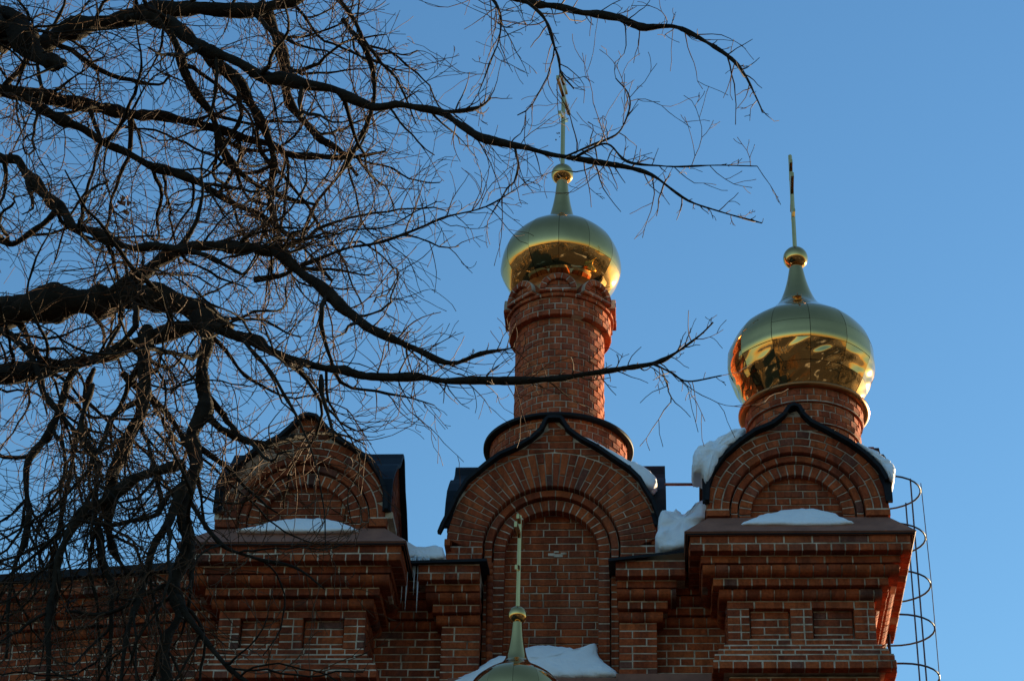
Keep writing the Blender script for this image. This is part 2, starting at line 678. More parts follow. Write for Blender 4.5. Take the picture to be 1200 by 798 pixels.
    def annulus(s, F, c, r0, r1, a0, a1, w0, w1):
        n = max(4, int((a1 - a0) * 14))
        v, f = [], []
        for k in range(n + 1):
            a = a0 + (a1 - a0) * k / n
            rr1 = r1(a) if callable(r1) else r1
            for r in (r0, rr1):
                for ww in (w0, w1):
                    v.append(F.pt(c[0] + r * math.cos(a), c[1] + r * math.sin(a), ww))
        for k in range(n):
            i, j = 4 * k, 4 * (k + 1)
            f += [(i + 1, i + 3, j + 3, j + 1), (i, j, j + 2, i + 2), (i, i + 1, j + 1, j), (i + 2, j + 2, j + 3, i + 3)]
        f += [(0, 2, 3, 1), (4 * n, 4 * n + 1, 4 * n + 3, 4 * n + 2)]
        s.core.add(v, f)

    def drum(s, cx, cy, r, z0, h, n, phase, back=0.12, ov=None, mort=True, wob=1.0):
        """one course of headers round a turret"""
        if mort:
            s.core.lathe(cx, cy, [(r - back, z0 + .009), (r - 0.004, z0 + .009), (r - 0.004, z0 + h + .009), (r - back, z0 + h + .009)], 72, True)
        wd = 2 * math.pi * r / n - 0.012
        for k in range(n):
            a = (k + phase) * 2 * math.pi / n
            dx, dy = math.cos(a), math.sin(a)
            F = Face((cx + dx * r, cy + dy * r, z0 + h / 2), (-dy, dx, 0), (dx, dy, 0))
            if ov:
                s.ovolo(F, 0, 0, 0.002, wd, h - .009, ov, 0.1)
            else:
                s.rect(F, 0, 0, 0.0015, wd * random.uniform(.97, 1.0), h - .011, depth=0.08, jit=wob)

    def finish(s, parent):
        o = s.core.build(s.name, 'mortar', parent, label=s.label)
        for key, m in s.bricks:
            ALL.append((o, s.pick(m) if s.pick else s.mat, key, m))
        return o


def clip_half(p, pt, nrm):
    """keep the side of the line through pt that nrm points away from"""
    out = []
    n = len(p)
    for i in range(n):
        a, b = p[i], p[(i + 1) % n]
        da = (a[0] - pt[0]) * nrm[0] + (a[1] - pt[1]) * nrm[1]
        db = (b[0] - pt[0]) * nrm[0] + (b[1] - pt[1]) * nrm[1]
        if da <= 0:
            out.append(a)
        if (da < 0 < db) or (db < 0 < da):
            t = da / (da - db)
            out.append((a[0] + (b[0] - a[0]) * t, a[1] + (b[1] - a[1]) * t))
    return out


def area(p):
    return abs(sum(p[i][0] * p[(i + 1) % len(p)][1] - p[(i + 1) % len(p)][0] * p[i][1] for i in range(len(p)))) / 2


def keep(p):
    return p if p is not None and len(p) >= 3 and area(p) > 0.0009 else None


def in_circle(c, r):
    def f(p):
        far = max(p, key=lambda q: math.hypot(q[0] - c[0], q[1] - c[1]))
        if math.hypot(far[0] - c[0], far[1] - c[1]) <= r or far[1] < c[1]:
            return p if max(abs(q[0] - c[0]) for q in p) <= r + .001 else keep(clip_half(clip_half(p, (c[0] + r, 0), (1, 0)), (c[0] - r, 0), (-1, 0)))
        q = p
        for _ in range(3):
            if not q or len(q) < 3:
                return None
            far = max(q, key=lambda t: math.hypot(t[0] - c[0], t[1] - c[1]))
            d = math.hypot(far[0] - c[0], far[1] - c[1])
            if d <= r * 1.004:
                break
            n = ((far[0] - c[0]) / d, (far[1] - c[1]) / d)
            q = clip_half(q, (c[0] + n[0] * r, c[1] + n[1] * r), n)
        return keep(q)
    return f


class Outline:
    """gable outline as a polyline (u, v) running right to left over the apex, star shaped about c"""

    def __init__(s, pts, c):
        s.p = np.array(pts, float)
        s.c = np.array(c, float)

    def R(s, a):
        d = np.array([math.cos(a), math.sin(a)])
        best = None
        P = s.p
        for i in range(len(P) - 1):
            a0, b0 = P[i] - s.c, P[i + 1] - P[i]
            den = d[0] * b0[1] - d[1] * b0[0]
            if abs(den) < 1e-12:
                continue
            t = (a0[0] * b0[1] - a0[1] * b0[0]) / den
            q = (a0[0] * d[1] - a0[1] * d[0]) / den
            if t > 0 and -1e-6 <= q <= 1 + 1e-6:
                best = t if best is None else min(best, t)
        return best if best is not None else 0.9

    def clip(s, margin=0.004):
        def f(p):
            st = []
            for q in p:
                dx, dy = q[0] - s.c[0], q[1] - s.c[1]
                if dy < 0.02:
                    st.append(-1)
                    continue
                st.append(math.hypot(dx, dy) - (s.R(math.atan2(dy, dx)) - margin))
            if max(st) <= 0:
                return p
            m = np.mean(p, 0)
            am = math.atan2(max(m[1] - s.c[1], .02), m[0] - s.c[0])
            q = p
            k = int(np.argmax(st))
            af = math.atan2(p[k][1] - s.c[1], p[k][0] - s.c[0])
            for a in (am, af):
                e = 0.04
                r0, r1 = s.R(max(a - e, .01)) - margin, s.R(min(a + e, math.pi - .01)) - margin
                A = s.c + r0 * np.array([math.cos(a - e), math.sin(a - e)])
                B = s.c + r1 * np.array([math.cos(a + e), math.sin(a + e)])
                t = B - A
                nrm = (t[1], -t[0])
                q = clip_half(q, tuple(A), nrm)
                if len(q) < 3:
                    return None
            return keep(q)
        return f


def outline_from_px(px, Y):
    P = [at(x, y, Y) for x, y in px]
    return [(p[0], p[2]) for p in P]


def mirror_profile(P):
    """symmetric version of an outline, for the side gables"""
    P = np.array(P)
    apex = P[:, 1].max()
    xs = P[P[:, 1] > apex - .02][:, 0].mean()
    left = P[len(P) // 2:]
    left = left[left[:, 0] <= xs]
    out = [(-(x - xs), z) for x, z in left[::-1]] + [(x - xs, z) for x, z in left]
    return out


def roof_shell(pts2, place, t, d0, d1):
    """curved sheet roof: polyline pts2 (u, v), thickness t upward, swept from depth d0 to d1; place(u, v, d) -> point"""
    P = np.array(pts2, float)
    T = np.gradient(P, axis=0)
    T /= np.linalg.norm(T, axis=1)[:, None] + 1e-9
    N = np.stack([T[:, 1], -T[:, 0]], 1)
    up = N[len(P) // 2]
    if up[1] < 0:
        N = -N
    Q = P + N * t
    n = len(P)
    e0 = [d0(P[i][0]) if callable(d0) else d0 for i in range(n)]
    e1 = [d1(P[i][0]) if callable(d1) else d1 for i in range(n)]
    v = [place(*P[i], d[i]) for d in (e0, e1) for i in range(n)] + [place(*Q[i], d[i]) for d in (e0, e1) for i in range(n)]
    f = []
    for i in range(n - 1):
        f += [(i, i + 1, n + i + 1, n + i), (2 * n + i, 3 * n + i, 3 * n + i + 1, 2 * n + i + 1),
              (i, 2 * n + i, 2 * n + i + 1, i + 1), (n + i, n + i + 1, 3 * n + i + 1, 3 * n + i)]
    f += [(0, n, 3 * n, 2 * n), (n - 1, 3 * n - 1, 4 * n - 1, 2 * n - 1)]
    return v, f


def core_prism(part, F, pts, w0, w1, base):
    """solid block under a gable outline"""
    poly = list(pts) + [(pts[-1][0], base), (pts[0][0], base)]
    n = len(poly)
    v = [F.pt(u, vv, w1) for u, vv in poly] + [F.pt(u, vv, w0) for u, vv in poly]
    f = [tuple(range(n)), tuple(range(2 * n - 1, n - 1, -1))]
    for k in range(n):
        k2 = (k + 1) % n
        f.append((k2, k, n + k, n + k2))
    part.core.add(v, f)


PI = math.pi


def lap_joints(mbx, pts2, place, d0, d1, step=.42, t0=-.003, t=.046):
    """raised laps where one sheet of the gable roof overlaps the next"""
    P = np.array(pts2, float)
    L = np.concatenate([[0], np.cumsum(np.linalg.norm(np.diff(P, axis=0), axis=1))])
    q = step * .6
    while q < L[-1] - .1:
        sub = [[np.interp(a, L, P[:, 0]), np.interp(a, L, P[:, 1])] for a in np.linspace(q, q + .028, 3)]
        T = np.array(sub[2]) - np.array(sub[0])
        N = np.array([T[1], -T[0]]) / np.linalg.norm(T)
        if N[1] < 0 or (abs(N[1]) < .05 and N[0] * (sub[0][0] - P[:, 0].mean()) < 0):
            N = -N
        A = [np.array(p_) + N * t0 for p_ in (sub[0], sub[2])]
        B = [np.array(p_) + N * t for p_ in (sub[0], sub[2])]
        v = [place(*p_, d) for d in (d0, d1) for p_ in (A[0], A[1], B[1], B[0])]
        mbx.add(v, [(0, 1, 2, 3), (7, 6, 5, 4), (0, 4, 5, 1), (1, 5, 6, 2), (2, 6, 7, 3), (3, 7, 4, 0)])
        q += step * random.uniform(.85, 1.15)



def pavilion(name, label, xc, half, Yb, zl, zb, panels, out_px, base_px, arch_c_px, mat, depth_body=1.43, left_side=True, skirt=0.25):
    """square corner pavilion: panelled body, stepped brick cornice, painted skirt, ogee gables on four sides"""
    M_ = Masonry(name, mat, label)
    yc = Yb + half
    front = Face((xc, Yb, 0), (1, 0, 0), (0, -1, 0))
    right = Face((xc + half, yc, 0), (0, 1, 0), (1, 0, 0))
    left = Face((xc - half, yc, 0), (0, -1, 0), (-1, 0, 0))
    P = 0.081
    # cornice from the ledge downwards: (pitch, reach, pattern, ovolo)
    rows = [(0.088, 0.35, 'S', None), (0.085, 0.35, 'H', None), (0.083, 0.25, 'S', None), (0.098, 0.235, 'H', 0.085), (0.085, 0.135, 'H', None), (0.098, 0.075, 'H', 0.06)]
    z = zl - 0.03
    rp = [(zl - 0.03, 0.35)]
    for i, (h, w_, pat, ov) in enumerate(rows):
        z -= h
        a = half + w_
        ph = 0.11 if i % 2 == 0 else 0.0
        M_.course(front, -a, a, z, h, w_, pat, ph, -0.25, ov)
        M_.course(right, -a + .10, a, z, h, w_, pat, 0.05, -0.25, ov, mu=(-half + .252, half - .02))
        M_.course(left, -a, a - .10, z, h, w_, pat, 0.05, -0.25, ov, mu=(-half + .02, half - .252))
    ztop = z
    # body courses with two sunk panels
    k = 0
    pz0, pz1 = panels['z']
    while z > zb + 0.02:
        z -= P
        inside = pz0 - .02 < z + P / 2 < pz1 + .02
        if inside:
            u = -half
            spans = []
            for a, b in panels['u']:
                spans.append((u, a, 0.0))
                spans.append((a, b, -0.065))
                u = b
            spans.append((u, half, 0.0))
            for a, b, w_ in spans:
                ph = [0.0, 0.135][k % 2] if b - a > .15 else 0.0
                M_.course(front, a, b, z, P, w_, 'S' if b - a > .3 or k % 2 else 'H', ph, -0.25)
        else:
            M_.course(front, -half, half, z, P, 0.0, 'X', [0.0, 0.135, 0.2][k % 3], -0.25)
        M_.course(right, -half + .10, half, z, P, 0.0, 'X', [0.0, 0.135][k % 2], -0.2, mu=(-half + .252, half - .02))
        M_.course(left, -half, half - .10, z, P, 0.0, 'X', [0.0, 0.135][k % 2], -0.2, mu=(-half + .02, half - .252))
        k += 1
    # weathered string course that steps out again below
    for h, w_, pat in ((0.07, 0.045, 'X'), (0.07, 0.10, 'X'), (0.07, 0.14, 'X'), (0.082, 0.155, 'H')):
        z -= h
        a = half + w_
        M_.course(front, -a, a, z, h, w_, pat, 0.06, -0.25)
        M_.course(right, -a + .10, a, z, h, w_, pat, 0.0, -0.2, mu=(-half + .252, half - .02))
        M_.course(left, -a, a - .10, z, h, w_, pat, 0.0, -0.2, mu=(-half + .02, half - .252))
    z -= 0.02
    for q in range(6):
        z -= P
        M_.course(front, -half, half, z, P, 0.0, 'X', [0.0, 0.135][q % 2], -0.25)
        M_.course(right, -half + .10, half, z, P, 0.0, 'X', 0.0, -0.2, mu=(-half + .252, half - .02))
        M_.course(left, -half, half - .10, z, P, 0.0, 'X', 0.0, -0.2, mu=(-half + .02, half - .252))
    M_.core.box(xc - half + .03, xc + half - .03, Yb + .12, Yb + 2 * half - .03, z, zl - .04)
    # gable
    Yg = Yb - 0.20
    Fg = Face((0, Yg, 0), (1, 0, 0), (0, -1, 0))
    O = outline_from_px(out_px, Yg)
    c = at(*arch_c_px, Yg)
    c = (c[0], c[2])
    base = at(*base_px, Yg)[2]
    ol = Outline(O, c)
    x0, x1 = O[-1][0], O[0][0]
    zc0 = c[1]
    rt, rv, rs = 0.445, 0.575, 0.655
    clipT = in_circle(c, rt + .012)
    M_.slab(Fg, c[0] - rt - .05, c[0] + rt + .05, base, c[1] + rt + .05, -.4, -.169)
    M_.clipfield(Fg, c[0] - rt - .02, c[0] + rt + .02, base, c[1] + rt + .02, -.16, clipT)
    M_.ring(Fg, c, rt, rv, 0.0, PI, -.085, 'V', -.4)
    M_.ring(Fg, c, rv + .004, rs, 0.0, PI, -.05, 'A', -.4, depth=.2)
    M_.annulus(Fg, c, rs + .014, lambda a: ol.R(a) - .005, 0.02, PI - .02, -.4, -.009)
    clip = ol.clip()
    r = rs + .006
    for q in range(3):
        M_.ring(Fg, c, r, r + .082, 0.0, PI, 0.0, 'A', clip=clip, mort=False, depth=.25)
        r += .083

    def apexclip(p):
        m = np.mean(p, 0)
        d = math.hypot(m[0] - c[0], m[1] - c[1])
        n = ((m[0] - c[0]) / d, (m[1] - c[1]) / d)
        q = keep(clip_half(p, (c[0] + n[0] * (r + .008), c[1] + n[1] * (r + .008)), (-n[0], -n[1])))
        return clip(q) if q is not None and m[1] > c[1] else None
    apex = max(v for _, v in O)
    M_.clipfield(Fg, c[0] - .8, c[0] + .8, c[1] + .25, apex, 0.0, apexclip)
    if zc0 - base > .03:                                # legs below the springing
        n = max(1, round((zc0 - base) / P))
        for q in range(n):
            h = (zc0 - base) / n
            v0 = base + q * h
            wl = 0.035 if q == 0 else 0.0
            for a, b, w_ in ((x0 - wl, c[0] - rs - .004, wl), (c[0] - rs, c[0] - rv, -.05), (c[0] - rv, c[0] - rt, -.085),
                             (c[0] + rt, c[0] + rv, -.085), (c[0] + rv, c[0] + rs, -.05), (c[0] + rs + .004, x1 + wl, wl)):
                M_.course(Fg, a, b, v0, h, w_, 'S', 0.0, -.4)
    gd = x1 - x0
    core_prism(M_, Fg, O, -gd, -.2, base)
    prof = mirror_profile(O)
    xm = (x0 + x1) / 2
    Fr = Face((x1, Yg + gd / 2, 0), (0, 1, 0), (1, 0, 0))
    core_prism(M_, Fr, [(max(u * .96, -gd / 2 + .34), v - .02) for u, v in prof], -gd, -.02, base)
    olr = Outline(prof, (0, c[1] - .05))
    for Fs in (Fr, Face((x0, Yg + gd / 2, 0), (0, -1, 0), (-1, 0, 0))):
        M_.clipfield(Fs, -.72, .76, base, apex, 0.0, olr.clip(.03), depth=.06)
    if mat == 'brick_dark':                             # paler brick colour along one haunch of the gable

        def pick(m):
            du, dv = m[0, 3] - c[0], m[2, 3] - c[1]
            d, a = math.hypot(du, dv), math.atan2(dv, du)
            return 'brick_pale' if abs(m[1, 3] - Yg) < .06 and 1.8 < a + random.gauss(0, .08) < 2.95 and d > rs + .05 and random.random() < .85 else mat
        M_.pick = pick
    o = M_.finish(church)
    # painted skirt (sloping flashing with hips) and its black drip edge
    s = MB()
    lip = 0.40
    xa, xb, ya, yb = xc - half - lip, xc + half + lip, Yb - lip, Yb + 2 * half + lip
    xi0, xi1, yi0, yi1 = x0 - .01, x1 + .01, Yg - .012, Yg + gd
    b_ = base - .004
    e = zl - .012
    s.add([(xa, ya, e), (xb, ya, e), (xb, yb, e), (xa, yb, e), (xi0, yi0, b_), (xi1, yi0, b_), (xi1, yi1, b_), (xi0, yi1, b_)],
          [(0, 1, 5, 4), (1, 2, 6, 5), (2, 3, 7, 6), (3, 0, 4, 7)])
    s.add([(xa, ya, e - .004), (xb, ya, e - .004), (xb, yb, e - .004), (xa, yb, e - .004), (xa + .03, ya + .03, e - .03), (xb - .03, ya + .03, e - .03), (xb - .03, yb - .03, e - .03), (xa + .03, yb - .03, e - .03)],
          [(4, 5, 1, 0), (5, 6, 2, 1), (6, 7, 3, 2), (7, 4, 0, 3)])
    s.build('skirt_flashing', 'ledge', o, label='brown red painted flashing sloping below the gable')
    d = MB()
    d.box(xa + .012, xb - .012, ya + .012, yb - .012, zl - .038, zl - .020)
    d.build('drip_edge', 'roof', o)
    # black sheet roofs: two crossing ogee barrels
    rb = MB()
    v, f = roof_shell(O, lambda u, vv, dd: (u, Yg + dd, vv), .036, -.085, lambda u: gd / 2 - max(0, abs(u - xm) - .03))
    rb.add(v, f)
    v, f = roof_shell(O, lambda u, vv, dd: (u, Yg + dd, vv), .036, lambda u: gd / 2 + max(0, abs(u - xm) - .03), gd + .08)
    rb.add(v, f)
    lap_joints(rb, O, lambda u, vv, dd: (u, Yg + dd, vv), -.089, .22, t=.040)
    rb.build('gable_roof', 'roof', o, label='black sheet metal ogee roof over the front gable')
    rb = MB()
    for sg in (-1, 1):
        v, f = roof_shell(prof, lambda u, vv, dd: (xm + sg * dd, Yg + gd / 2 + u, vv - .012), .04, lambda u: max(0, abs(u) - .02), gd / 2 + .06)
        rb.add(v, f)
    rb.build('gable_roof', 'roof', o)
    return dict(obj=o, c=c, base=base, x0=x0, x1=x1, Yg=Yg, apex=apex, gd=gd, O=O)


# ---- right pavilion
R_OUT = [(1037, 566), (1029.6, 552.7), (1014.6, 537.7), (994, 522), (967.6, 508), (949, 498.5), (939, 489), (935, 481), (930.5, 479.5),
         (926, 481), (920, 490), (906, 501), (885, 509.5), (866, 523), (849.5, 538), (837, 556), (831.5, 571), (830.5, 590)]
hR = (2.158 - 0.730) / 2
xR = (2.158 + 0.730) / 2
zlR = at(940, 620.5, 19.6)[2]
zbR = at(940, 759, 20.0)[2]
pu = [(at(879.5, 735, 20)[0] - xR, at(926, 735, 20)[0] - xR), (at(953.5, 735, 20)[0] - xR, at(1001, 735, 20)[0] - xR)]
pvR = pavilion('corner_pavilion', 'square brick corner pavilion below the larger gilded dome', xR, hR, 20.0, zlR, zbR,
               dict(u=pu, z=(at(940, 751, 20)[2], at(940, 716.5, 20)[2])), R_OUT, (930, 606.5), (934.5, 598.5), 'brick')
# ---- left pavilion
L_OUT = [(451, 600), (451, 583), (444.6, 562), (432, 543), (411, 527), (390, 515.5), (378, 501), (370, 492.5), (362.5, 491), (355, 492.5),
         (347, 501), (330, 516), (305, 529), (283.6, 546), (266.6, 562), (260, 579), (257, 600)]
hL = (4.224 - 2.769) / 2
xL = -(4.224 + 2.769) / 2
zlL = at(355, 633, 19.6)[2]
zbL = at(345, 765, 20.0)[2]
pu = [(at(281, 740, 20)[0] - xL, at(327, 740, 20)[0] - xL), (at(355, 740, 20)[0] - xL, at(402, 740, 20)[0] - xL)]
pvL = pavilion('corner_pavilion', 'square brick corner pavilion without a dome, behind the bare branches', xL, hL, 20.0, zlL, zbL,
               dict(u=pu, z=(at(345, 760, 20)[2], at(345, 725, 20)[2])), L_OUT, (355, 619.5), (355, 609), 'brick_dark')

# ---- central gable bay
YB = 20.7
G_OUT = [(770, 638), (769, 606), (763, 590), (753, 574), (748, 565), (736, 553.5), (718, 541.5), (699, 528.5), (681, 519), (665, 507.5), (658, 496.5), (656.5, 494.5),
         (649.5, 494), (643, 494.5), (641, 497), (636, 507), (624, 518), (606, 528.5), (586.5, 537), (571.5, 548), (549, 567), (538, 584), (530, 604), (525, 618), (522.5, 640)]
bay = Masonry('gable_bay', 'brick', 'tall brick bay with a deep arched recess under an ogee gable')
Fb = Face((0, YB, 0), (1, 0, 0), (0, -1, 0))
Ob = outline_from_px(G_OUT, YB)
cb = at(646, 640, YB)
cb = (cb[0], cb[2])
olb = Outline(Ob, (cb[0], cb[1] - .02))
rt, rv, rs, rb_ = 0.475, 0.605, 0.695, 1.10
zbot = at(646, 830, YB)[2]
x0b, x1b = Ob[-1][0], Ob[0][0]
# sunk panel
bay.slab(Fb, cb[0] - rt - .04, cb[0] + rt + .04, zbot, cb[1] + rt + .04, -.6, -.259)
bay.clipfield(Fb, cb[0] - rt - .02, cb[0] + rt + .02, zbot, cb[1] + rt + .01, -.25, in_circle(cb, rt + .012), pitch=.0815)
bay.ring(Fb, cb, rt, rv, 0, PI, -.12, 'V', -.5)
bay.ring(Fb, cb, rv + .004, rs, 0, PI, -.065, 'A', -.5, depth=.22)
clipb = olb.clip()
bay.annulus(Fb, cb, rs + .014, lambda a: olb.R(a) - .006, 0.02, PI - .02, -.5, -.009)
bay.ring(Fb, cb, rs + .006, rb_, 0, PI, 0.0, 'V', clip=clipb, half=True, wedge=.072, mort=False, depth=.25)


def apexb(p):
    m = np.mean(p, 0)
    if m[1] < cb[1] + .3:
        return None
    d = math.hypot(m[0] - cb[0], m[1] - cb[1])
    n = ((m[0] - cb[0]) / d, (m[1] - cb[1]) / d)
    q = keep(clip_half(p, (cb[0] + n[0] * (rb_ + .008), cb[1] + n[1] * (rb_ + .008)), (-n[0], -n[1])))
    return clipb(q) if q is not None else None


bay.clipfield(Fb, cb[0] - 1, cb[0] + 1, cb[1] + .4, max(v for _, v in Ob), 0.0, apexb)
n = int((cb[1] - zbot) / .081)
for q in range(n):
    v0 = cb[1] - (q + 1) * .081
    for a, b, w_, pt in ((x0b, cb[0] - rs - .004, 0, 'X'), (cb[0] - rs, cb[0] - rv, -.065, 'S'), (cb[0] - rv, cb[0] - rt, -.12, 'S'),
                         (cb[0] + rt, cb[0] + rv, -.12, 'S'), (cb[0] + rv, cb[0] + rs, -.065, 'S'), (cb[0] + rs + .004, x1b, 0, 'X')):
        bay.course(Fb, a, b, v0, .081, w_, pt, [0, .135][q % 2] if pt == 'X' else 0, -.5)
gdb = x1b - x0b
core_prism(bay, Fb, Ob, -gdb, -.3, zbot)
profb = mirror_profile(Ob)
xmb = (x0b + x1b) / 2
for Fs in (Face((x1b, YB + gdb / 2, 0), (0, 1, 0), (1, 0, 0)), Face((x0b, YB + gdb / 2, 0), (0, -1, 0), (-1, 0, 0))):
    core_prism(bay, Fs, [(max(-gdb / 2 + .5, min(gdb / 2 - .5, u)), v - .02) for u, v in profb], -gdb / 2, -.02, zbot)
    bay.clipfield(Fs, -.94, 1.0, cb[1] - .3, max(v for _, v in profb), 0.0, Outline(profb, (0, cb[1])).clip(.03), depth=.06)
bayo = bay.finish(church)
mb = MB()
G_ROOF = [(772, 614)] + [q for q in G_OUT[1:-3]] + [(528, 605), (521, 618), (517, 628)]
for d0_, d1_ in ((-.09, lambda u: gdb / 2 - max(0, abs(u - xmb) - .03)), (lambda u: gdb / 2 + max(0, abs(u - xmb) - .03), gdb + .08)):
    v, f = roof_shell(outline_from_px(G_ROOF, YB), lambda u, vv, dd: (u, YB + dd, vv), .036, d0_, d1_)
    mb.add(v, f)
lap_joints(mb, outline_from_px(G_ROOF, YB), lambda u, vv, dd: (u, YB + dd, vv), -.094, .22, t=.040)
mb.build('gable_roof', 'roof', bayo, label='black sheet metal ogee roof over the tall arch')
mb = MB()
for sg in (-1, 1):
    pq = [q for q in profb if q[1] > cb[1] + .16]
    v, f = roof_shell(pq, lambda u, vv, dd: (xmb + sg * dd, YB + gdb / 2 + u, vv - .012), .04, lambda u: max(0, abs(u) - .02), gdb / 2 + (.10 if sg > 0 else .03))
    mb.add(v, f)
mb.build('gable_roof', 'roof', bayo)
# broken putlog hole with lime round it
mb = MB()
p = at(652, 650, YB + .25)
for k, (dx, dz, wd_, hg) in enumerate(((-.05, .0, .07, .03), (.02, -.012, .09, .035), (.075, .012, .06, .022), (.0, .03, .05, .02))):
    mb.box(p[0] + dx - wd_ / 2, p[0] + dx + wd_ / 2, YB + .241 - k * .0015, YB + .27, p[2] + dz - hg / 2, p[2] + dz + hg / 2)
mb.build('lime_patch', 'mortar', bayo)

# ---- piers and recessed walls between bay and pavilions
def stepped(part, F, u0, u1, ztop, zbot, reach, ends, P=.081, rows=None, mat_ph=0):
    """brick pier or wall whose upper courses step out like the pavilion cornice; ends = (left, right): 1 where the steps return"""
    rows = rows or [(0.086, 0.30, 'S', None), (0.085, 0.30, 'H', None), (0.083, 0.21, 'S', None), (0.098, 0.20, 'H', 0.08), (0.085, 0.115, 'H', None), (0.098, 0.065, 'H', 0.055)]
    z = ztop
    for i, (h, w_, pat, ov) in enumerate(rows):
        z -= h
        w2 = w_ * reach
        part.course(F, u0 - w2 * ends[0], u1 + w2 * ends[1], z, h, w2, pat, [.11, 0][i % 2], -.3, ov)
    k = mat_ph
    while z > zbot:
        z -= P
        part.course(F, u0, u1, z, P, 0.0, 'X', [0, .135, .2][k % 3] if u1 - u0 > .5 else [0, .135][k % 2], -.3)
        k += 1


YP = 20.48
pier = Masonry('pier', 'brick', 'brick pier between the tall arch and the domed pavilion')
Fp = Face((0, YP, 0), (1, 0, 0), (0, -1, 0))
a, b = at(725, 760, YP)[0], at(771, 760, YP)[0]
zpR = at(760, 657, YP - .3)[2]
stepped(pier, Fp, a, b, zpR, at(745, 792, YP)[2], 1.0, (0.1, 0.95))
pier.core.box(a + .01, b - .01, YP + .02, YP + .8, at(745, 830, YP)[2], zpR - .02)
pr = pier.finish(church)
mb = MB()
xa, xb = at(713, 650, YP - .3)[0], at(812, 645, YP - .3)[0]
za, zb_ = at(713, 655, YP - .34)[2], at(808, 644, YP - .34)[2]
mb.add([(xa, YP - .36, za - .03), (xb, YP - .36, zb_ - .03), (xb, YP + .4, zb_ + .16), (xa, YP + .4, za + .16),
        (xa, YP - .36, za), (xb, YP - .36, zb_), (xb, YP + .4, zb_ + .20), (xa, YP + .4, za + .20)],
       [(0, 3, 2, 1), (4, 5, 6, 7), (0, 1, 5, 4), (1, 2, 6, 5), (2, 3, 7, 6), (3, 0, 4, 7)])
mb.build('cap_flashing', 'roof', pr, label='black sheet cap on the pier')
mb = MB()
mb.box(at(722, 795, YP)[0], at(852, 795, YP)[0], YP - .07, YP + .3, at(745, 812, YP)[2], at(745, 792.5, YP)[2])
mb.build('sill_flashing', 'ledge', pr)

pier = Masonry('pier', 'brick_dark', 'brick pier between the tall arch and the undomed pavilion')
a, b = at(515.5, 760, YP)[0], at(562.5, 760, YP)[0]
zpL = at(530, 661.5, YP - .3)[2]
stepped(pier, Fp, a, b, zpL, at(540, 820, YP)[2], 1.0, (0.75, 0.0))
pier.core.box(a + .01, b - .01, YP + .02, YP + .8, at(540, 840, YP)[2], zpL - .02)
pl_ = pier.finish(church)
mb = MB()
xa, xb = at(466, 655, YP - .3)[0], at(571, 650, YP - .3)[0]
za, zb_ = at(466, 658, YP - .34)[2], at(571, 655, YP - .34)[2]
mb.add([(xa, YP - .36, za - .03), (xb, YP - .36, zb_ - .03), (xb, YP + .4, zb_ + .10), (xa, YP + .4, za + .10),
        (xa, YP - .36, za), (xb, YP - .36, zb_), (xb, YP + .4, zb_ + .14), (xa, YP + .4, za + .14)],
       [(0, 3, 2, 1), (4, 5, 6, 7), (0, 1, 5, 4), (1, 2, 6, 5), (2, 3, 7, 6), (3, 0, 4, 7)])
mb.build('cap_flashing', 'roof', pl_, label='black sheet cap on the pier')
# round shaft moulding at the bay's left jamb
mb = MB()
p0, p1 = at(574, 660, YB - .09), at(573, 781, YB - .09)
for k in range(15):
    t0, t1 = k / 15, (k + 1) / 15 - .006
    q0, q1 = p0 + (p1 - p0) * t0, p0 + (p1 - p0) * t1
    mb.tube([q0, q1], .037, 10)
mb.build('round_moulding', 'brick_dark', bayo, True)

YW = 20.64
wl = Masonry('recessed_wall', 'brick', 'shaded brick wall set back beside the domed pavilion')
Fw = Face((0, YW, 0), (1, 0, 0), (0, -1, 0))
a, b = at(765, 760, YW)[0], at(856, 760, YW)[0]
stepped(wl, Fw, a, b, zpR + .02, at(800, 822, YW)[2], .8, (0, 0))
wl.core.box(a, b, YW + .02, YW + .8, at(745, 830, YP)[2], zpR)
wl.finish(church)
wl = Masonry('recessed_wall', 'brick_dark', 'shaded brick wall set back beside the undomed pavilion')
a, b = at(424, 760, YW)[0], at(522, 760, YW)[0]
stepped(wl, Fw, a, b, zpL + .02, at(480, 822, YW)[2], .8, (0, 0))
wl.core.box(a, b, YW + .02, YW + .8, at(540, 840, YP)[2], zpL)
wl.finish(church)

# ---- left wall, turned a little away
th = R(8)
P0 = at(262, 760, 20.55)
Fl = Face((P0[0], P0[1], 0), (math.cos(-th), math.sin(-th), 0), (-math.sin(th), -math.cos(th), 0))
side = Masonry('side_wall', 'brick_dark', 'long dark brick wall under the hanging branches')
zt = at(222, 670, 20.3)[2]
stepped(side, Fl, -3.2, 0.06, zt, at(150, 826, 20.6)[2], 1.0, (0, 0))
side.slab(Fl, -3.2, 0.06, at(150, 832, 20.6)[2], zt - .03, -.8, -.05)
so_ = side.finish(church)
mb = MB()
for v0, v1, w0, w1 in ((zt + .003, zt + .09, -.8, .37),):
    Pq = [Fl.pt(u, v_, w_) for w_ in (w0, w1) for v_ in (v0, v1) for u in (-3.2, 0.1)]
    mb.add(Pq, [(0, 2, 3, 1), (4, 5, 7, 6), (0, 1, 5, 4), (2, 6, 7, 3), (0, 4, 6, 2), (1, 3, 7, 5)])
mb.build('cap_flashing', 'roof', so_, label='black sheet cap along the wall')

